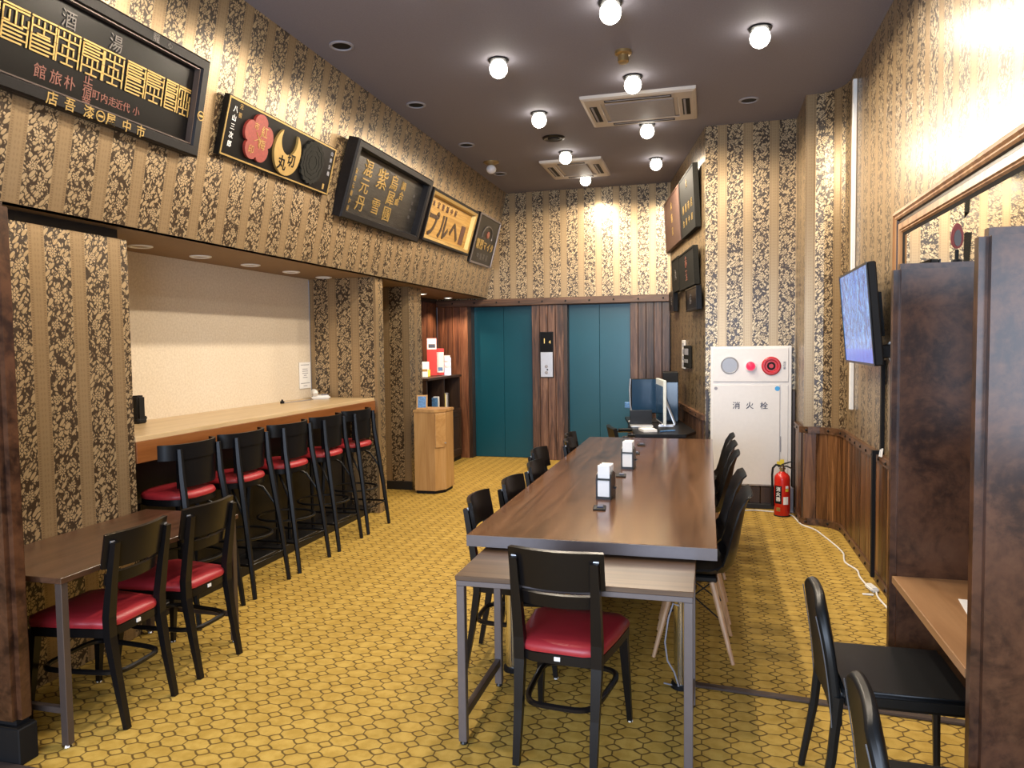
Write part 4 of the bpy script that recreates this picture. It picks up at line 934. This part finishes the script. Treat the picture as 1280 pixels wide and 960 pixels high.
# ------------------------------------------------------------------ fire cabinet and extinguisher
t = thing('fire_hydrant_cabinet', 'tall white steel fire hydrant cabinet with alarm panel on the striped wall', 'fire cabinet', (.39, 7.43, 0))
xo = .39
MB().box(-.37, .37, -.02, .077, .215, 1.56, .004).build('case', 'whitesteel', t)
p = MB().box(.042 - xo, .73 - xo, -.032, -.02, 1.22, 1.54, .003).build('alarm_panel', 'whitesteel', t)
s_o = MB().lathe([(.083, 0), (.083, .006), (.076, .008), (.070, .004), (0, .004)], 32).build('speaker_grille', 'speaker', p, (.196 - xo, -.032, 1.378), (PI / 2, 0, 0), smooth=30)
MB().lathe([(.055, 0), (.055, .012), (.040, .014), (.038, .03)], 24).build('lamp_base', 'whitesteel', p, (.388 - xo, -.032, 1.37), (PI / 2, 0, 0), smooth=30)
MB().lathe([(.042, .012), (.042, .03), (.034, .055), (.018, .068), (0, .071)], 20).build('red_lamp', 'alarmlamp', p, (.388 - xo, -.032, 1.37), (PI / 2, 0, 0), smooth=60)
al = MB().lathe([(.088, 0), (.088, .012), (.078, .022), (.062, .022), (.054, .012), (.04, .012)], 32).build('alarm_button_ring', 'alarm', p, (.575 - xo, -.032, 1.37), (PI / 2, 0, 0), smooth=30)
MB().lathe([(.04, .010), (.036, .016), (.022, .016), (.018, .006), (0, .006)], 20).build('push_button', 'blackp', al)
text('blue_mark', '発信機', .026, 'navy', p, mtx=frame_mtx((.695 - xo, -.0325, 1.375), (0, 0, -1), (0, -1, 0)), depth=.0006)
d = MB().box(.046 - xo, .655 - xo, -.034, -.02, .23, 1.19, .003).build('hydrant_door', 'whitesteel', t)
for x, ch in ((.259, '消'), (.383, '火'), (.512, '栓')): text('door_character', ch, .072, 'navy', d, mtx=frame_mtx((x - xo, -.0345, .992), (1, 0, 0), (0, -1, 0)), depth=.0008, bold=.001)
MB().lathe([(.023, 0), (.023, .001), (0, .001)], 20).build('blue_sticker', 'blue', d, (.632 - xo, -.0342, 1.155), (PI / 2, 0, 0)); MB().lathe([(.016, 0), (.016, .001), (0, .001)], 16).build('grey_sticker', 'acgrille', d, (.07 - xo, -.0342, 1.155), (PI / 2, 0, 0))
MB().box(.672 - xo, .73 - xo, -.028, -.02, .23, 1.19, .003).build('side_strip', 'whitesteel', t)
MB().box(.66 - xo, .667 - xo, -.03, -.02, .55, .70, .002).build('door_pull', 'acgrille', t); MB().box(.63 - xo, .665 - xo, -.037, -.034, .42, .46).build('yellow_tag', 'yellow', d)
t = thing('fire_extinguisher', 'red fire extinguisher with black hose standing on the carpet before the white cabinet', 'fire extinguisher', (.655, 7.13, 0))
MB().lathe([(.0, .004), (.066, .0), (.07, .006), (.07, .34), (.066, .365), (.05, .388), (.03, .40), (.024, .41)], 28).build('cylinder', 'extred', t, smooth=50)
MB().lathe([(.022, .40), (.022, .43), (.03, .432), (.03, .445), (.018, .448), (.018, .47), (0, .47)], 16).build('valve', 'chrome', t, smooth=40)
MB().tube([(-.035, 0, .452), (.01, 0, .478), (.06, 0, .496), (.105, 0, .505)], [.010, .011, .009, .007], 6, squash=(1.6, .7)).build('top_lever', 'blackm', t); MB().tube([(-.01, 0, .455), (.04, 0, .458), (.08, 0, .44), (.105, 0, .418)], [.010, .011, .010, .008], 6, squash=(1.6, .7)).build('carry_handle', 'blackm', t)
MB().tube([(-.02, 0, .462), (-.055, -.005, .47), (-.082, -.01, .44), (-.088, -.012, .38), (-.085, -.012, .25), (-.083, -.012, .12), (-.083, -.012, .09)], [.010, .010, .010, .010, .010, .013, .016], 8).build('hose', 'blackp', t, smooth=50)
def curved_label(name, a0, a1, z0, z1, mat, r=.0708): return MB().sheet(lambda u, v: (r * math.sin(math.radians(a0 + (a1 - a0) * u)), -r * math.cos(math.radians(a0 + (a1 - a0) * u)), z0 + (z1 - z0) * v), 6, 1, .0012).build(name, mat, t, smooth=40)
lb = curved_label('black_label', -62, -8, .12, .285, 'blackp')
for k, ch in enumerate('消火器'):
    for_m = frame_mtx((.0722 * math.sin(math.radians(-32)), -.0722 * math.cos(math.radians(-32)), .255 - k * .046), (math.cos(math.radians(-32)), math.sin(math.radians(-32)), 0), (math.sin(math.radians(-32)), -math.cos(math.radians(-32)), 0))
    text('white_character', ch, .042, 'paperw', lb, mtx=for_m, depth=.0006, bold=.0006)
curved_label('white_label', 4, 42, .115, .185, 'paperw'); curved_label('small_label', -48, -18, .05, .085, 'goldboard'); curved_label('white_sticker', 20, 44, .262, .285, 'paperw'); curved_label('yellow_sticker', 20, 44, .235, .258, 'yellow')
MB().lathe([(.073, 0), (.073, .008), (.070, .012)], 28).build('base_ring', 'blackp', t)
MB().box(-.02, .016, -.004, 0, .47, .52).build('pin_tag', 'yellow', t)
t = thing('extinguisher_stand', 'pale grey wedge standing in the corner behind the fire extinguisher', 'stand', (.735, 7.28, 0))
MB().box(-.03, .03, -.03, .03, 0, .24, .01, seg=2).build('body', 'acgrille', t); MB().box(-.035, .035, -.035, .035, 0, .02, .004).build('foot', 'acgrille', t)

# ------------------------------------------------------------------ television, conduit, cables on the right wall and floor
tm = frame_mtx((.935, 5.29, 1.755), Vector((-.017, -1.02, 0)), Vector((-1, .017, -.085)))
t = thing('wall_television', 'flat television with bluish lit picture tilted out from the right wall', 'television', mtx=tm)
MB().box(-.525, .525, -.31, .31, -.05, .0, .008).build('case', 'blackp', t)
MB().ring(1.05, .62, [(.001, .0), (.001, .006), (.014, .006), (.016, .001)]).build('bezel', 'blackm', t)
o = MB().box(-.51, .51, -.001, .0, -.295, .295).build('screen', 'tvpic', t); o.matrix_local = Matrix.Translation((0, 0, .001)) @ Matrix.Rotation(-PI / 2, 4, 'X') @ Matrix.Rotation(PI, 4, 'X') @ Matrix.Rotation(PI, 4, 'Z') if False else Matrix(((1, 0, 0, 0), (0, 0, 1, 0), (0, -1, 0, .001), (0, 0, 0, 1)))
MB().box(-.20, .20, -.17, .15, -.09, -.05, .01).build('rear_housing', 'blackp', t)
MB().box(-.16, .16, -.14, .14, -.135, -.09).build('wall_bracket', 'blackm', t)
MB().box(.36, .44, -.27, -.19, -.13, -.05, .006).build('connector_box', 'blackp', t); MB().tube([(.40, -.26, -.1), (.38, -.30, -.12), (.34, -.22, -.1), (.42, -.18, -.11)], .008, 6).build('lead', 'white', t)
o = MB().box(1.078, 1.099, 5.20, 5.235, .86, 1.47).box(1.030, 1.052, 5.20, 5.235, .05, .86).box(1.030, 1.099, 5.20, 5.235, .86, .885).build('black_cable_duct', 'blackp'); tag(o, 'flat black cable duct running down the right wall below the television', 'cable duct')
o = MB().box(1.068, 1.098, 6.24, 6.285, 1.06, 3.60, .004).build('white_conduit', 'white'); tag(o, 'tall thin white cable conduit up the right wall behind the television', 'conduit')
o = MB().tube([(1.058, 5.13, .858), (1.064, 5.13, .90), (1.07, 5.11, .91), (1.06, 5.09, .86)], .006, 6).build('cable_clip', 'white'); tag(o, 'small white cable loop on the wainscot rail of the right wall', 'cable clip')
pts = [(.10, 7.30, .006), (.25, 7.22, .006), (.42, 7.28, .006), (.56, 7.25, .006), (.65, 7.225, .006), (.742, 7.12, .006), (.765, 6.93, .006), (.79, 6.77, .006), (.87, 6.63, .006), (.92, 6.38, .006), (.965, 6.10, .006), (.98, 5.92, .006), (.965, 5.80, .006), (.955, 5.66, .006), (1.0, 5.50, .006), (.99, 5.36, .006), (.995, 5.22, .006), (1.01, 5.12, .008), (1.03, 5.06, .006), (1.02, 4.92, .006), (1.035, 4.70, .006), (1.045, 4.3, .006), (1.04, 3.9, .006)]
def smooth(P, n=4):
    P = [Vector(p) for p in P]; out = []
    for i in range(len(P) - 1):
        p0, p1, p2, p3 = P[max(i - 1, 0)], P[i], P[i + 1], P[min(i + 2, len(P) - 1)]
        for k in range(n):
            q = k / n; out.append(.5 * ((2 * p1) + (p2 - p0) * q + (2 * p0 - 5 * p1 + 4 * p2 - p3) * q * q + (3 * p1 - p0 - 3 * p2 + p3) * q ** 3))
    return out + [P[-1]]
t = thing('white_extension_cord', 'white power cord snaking along the carpet beside the right wainscot', 'cord', (0, 0, 0))
MB().tube(smooth(pts), .006, 6).build('cord', 'white', t); MB().box(-.025, .025, -.06, .06, .0, .03, .010, Matrix.Translation((1.015, 5.09, 0)) @ Matrix.Rotation(.2, 4, 'Z'), 2).build('inline_switch', 'white', t); MB().box(-.045, .02, -.012, .012, 0, .008, .003, Matrix.Translation((.985, 4.985, 0))).build('cord_tag', 'white', t)
o = MB().box(0, 1.16, -.022, .022, 0, .012, .004, Matrix.Translation((-.11, 3.475, 0)) @ Matrix.Rotation(-.094, 4, 'Z')).build('floor_cable_cover', 'steeld'); tag(o, 'flat brown cable cover running across the carpet from the long table to the right', 'cable cover')
o = MB().box(-3.07, .6, 2.13, 2.175, 0, .014, .004).build('floor_threshold_strip', 'steeld'); tag(o, 'dark brown threshold strip across the carpet in the left foreground', 'threshold strip')

# ------------------------------------------------------------------ mirror and booth on the right
t = thing('wall_mirror', 'large mirror in moulded brown wooden frame on the right wall above the booths', 'mirror', mtx=frame_mtx((1.098, 2.44, 1.713), (0, -1, 0), (-1, 0, 0)))
FW, FH = 4.9, 1.29
MB().ring(FW, FH, [(0, 0), (0, .028), (.008, .036), (.024, .040), (.034, .030), (.044, .034), (.054, .026)]).build('outer_moulding', 'frame', t)
MB().ring(FW - .108, FH - .108, [(0, .026), (.004, .014), (.022, .014), (.026, .022)]).build('dark_groove', 'shelfw', t)
MB().ring(FW - .16, FH - .16, [(0, .020), (.002, .024), (.036, .026), (.042, .018), (.050, .022), (.058, .012)]).build('inner_moulding', 'frame', t)
MB().ring(FW - .274, FH - .274, [(-.004, .014), (.0, .012), (.018, .005)]).build('black_lip', 'blackp', t)
MB().box(-FW / 2 + .13, FW / 2 - .13, -FH / 2 + .13, FH / 2 - .13, 0, .005).build('glass', 'mirror', t)
pl = []
for y0, lab in ((2.99, 'brown mottled booth partition, farther one, beneath the mirror'), (2.10, 'brown mottled booth partition, nearest one at the right edge')):
    t = thing('booth_partition', lab, 'partition', (.66, y0, .27), 0)
    pn = MB().box(0, .405, 0, .075, 0, 1.61, .022, seg=4).build('panel', 'booth', t, smooth=50); pn.modifiers.new('wn', 'WEIGHTED_NORMAL').keep_sharp = True
    MB().box(.385, .412, -.02, .095, .1, .75, .003).build('wall_fixing', 'steeld', t)
t = thing('booth_desk', 'light brown booth shelf desk between the two mottled partitions', 'desk', (.665, 2.58, 0))
MB().box(.0, .405, -.405, .41, .695, .72, .002).build('desktop', 'boothdesk', t); MB().box(-.001, .004, -.405, .41, .694, .719).build('edge_strip', 'boothdesk', t); MB().box(.36, .40, -.38, .38, .60, .695).build('wall_batten', 'blackp', t)
t = thing('booth_paper', 'white sheet lying on the booth desk beside the near partition', 'paper', (.90, 2.60, .72), -.12)
MB().box(-.10, .10, -.15, .15, 0, .002).build('sheet', 'paperw', t); MB().box(-.06, .06, .08, .10, .002, .0026).build('print_line', 'acgrille', t)
t = thing('oval_ornament', 'small oval red-brown ornament on dark stem upright atop the farther partition', 'ornament', (.872, 3.03, 1.88))
mt = Matrix.Rotation(PI / 2, 4, 'X')
MB().lathe([(.02, 0), (.018, .006), (.007, .012), (.007, .045), (0, .046)], 10).build('stem', 'blackp', t)
MB().prism([(.021 * math.cos(a), .088 + .046 * math.sin(a) * (1 + .14 * math.sin(a))) for a in [2 * PI * k / 24 for k in range(24)]], -.006, .006, .003, mt).build('rim', 'redpaint', t); MB().prism([(.012 * math.cos(a), .086 + .03 * math.sin(a)) for a in [2 * PI * k / 20 for k in range(20)]], .006, .009, 0, mt).build('face', 'shelfw', t)
# black leather side chairs (built facing +Y)
def make_leather(label):
    t = thing('leather_chair', label, 'chair', group='black leather booth chairs')
    MB().box(-.21, .21, -.185, .21, .43, .485, .014, seg=3).build('seat', 'leather', t, smooth=45)
    def f(u, v):
        a = (u - .5) * 2; z = .36 + .40 * v - .03 * abs(a) ** 4 * v; q = max(0, (v - .45) / .55)
        return (a * (.21 - .008 * v - .055 * q ** 3), -.195 - .02 * v - .03 * v * v + .012 * (1 - a * a), z)
    b = MB().sheet(f, 10, 14, .034).build('backrest', 'leather', t, smooth=50); md = b.modifiers.new('bevel', 'BEVEL'); md.width = .011; md.segments = 3; md.limit_method = 'ANGLE'; md.angle_limit = math.radians(50)
    for s in (-1, 1):
        MB().tube([f(.5 + s * .497, k / 14) for k in range(14)], .002, 5).build('stitched_edge', 'stitch', b, loc=(s * .002, -.017, 0))
        MB().tube([(s * .20, -.255, 0), (s * .20, -.21, .25), (s * .20, -.19, .46)], [.013, .016, .018], 6).build('back_leg', 'leather', t); MB().tube([(s * .195, .205, 0), (s * .195, .20, .25), (s * .195, .195, .44)], [.012, .014, .016], 6).build('front_leg', 'blackm', t)
    return t
lc = make_leather('black leather chair tucked at the booth desk, its seat in full view')
lc.location = (.595, 2.70, 0); lc.rotation_euler = (0, 0, -PI / 2)
dup(lc, (.60, 1.90, 0), -PI / 2 - .03, 'black leather chair at the lower right edge, only its back top showing')

# ------------------------------------------------------------------ left foreground
t = thing('entrance_partition', 'mottled brown upright partition at the left edge before the wall table', 'partition', (-2.57, 2.18, .15))
pn = MB().box(-.48, 0, 0, .085, 0, 2.02, .022, seg=4).build('panel', 'booth', t, smooth=50); pn.modifiers.new('wn', 'WEIGHTED_NORMAL').keep_sharp = True; MB().box(-.46, -.02, .015, .07, -.005, .02).build('base_rail', 'blackp', t)
t = thing('black_plinth', 'low black box at the lower left corner under the mottled partition', 'plinth', (-2.56, 2.26, 0))
MB().box(-.50, .0, -.085, .0, 0, .145, .004).build('box', 'blackp', t); MB().box(-.49, -.01, -.08, -.005, .145, .15).build('cap', 'blackm', t)
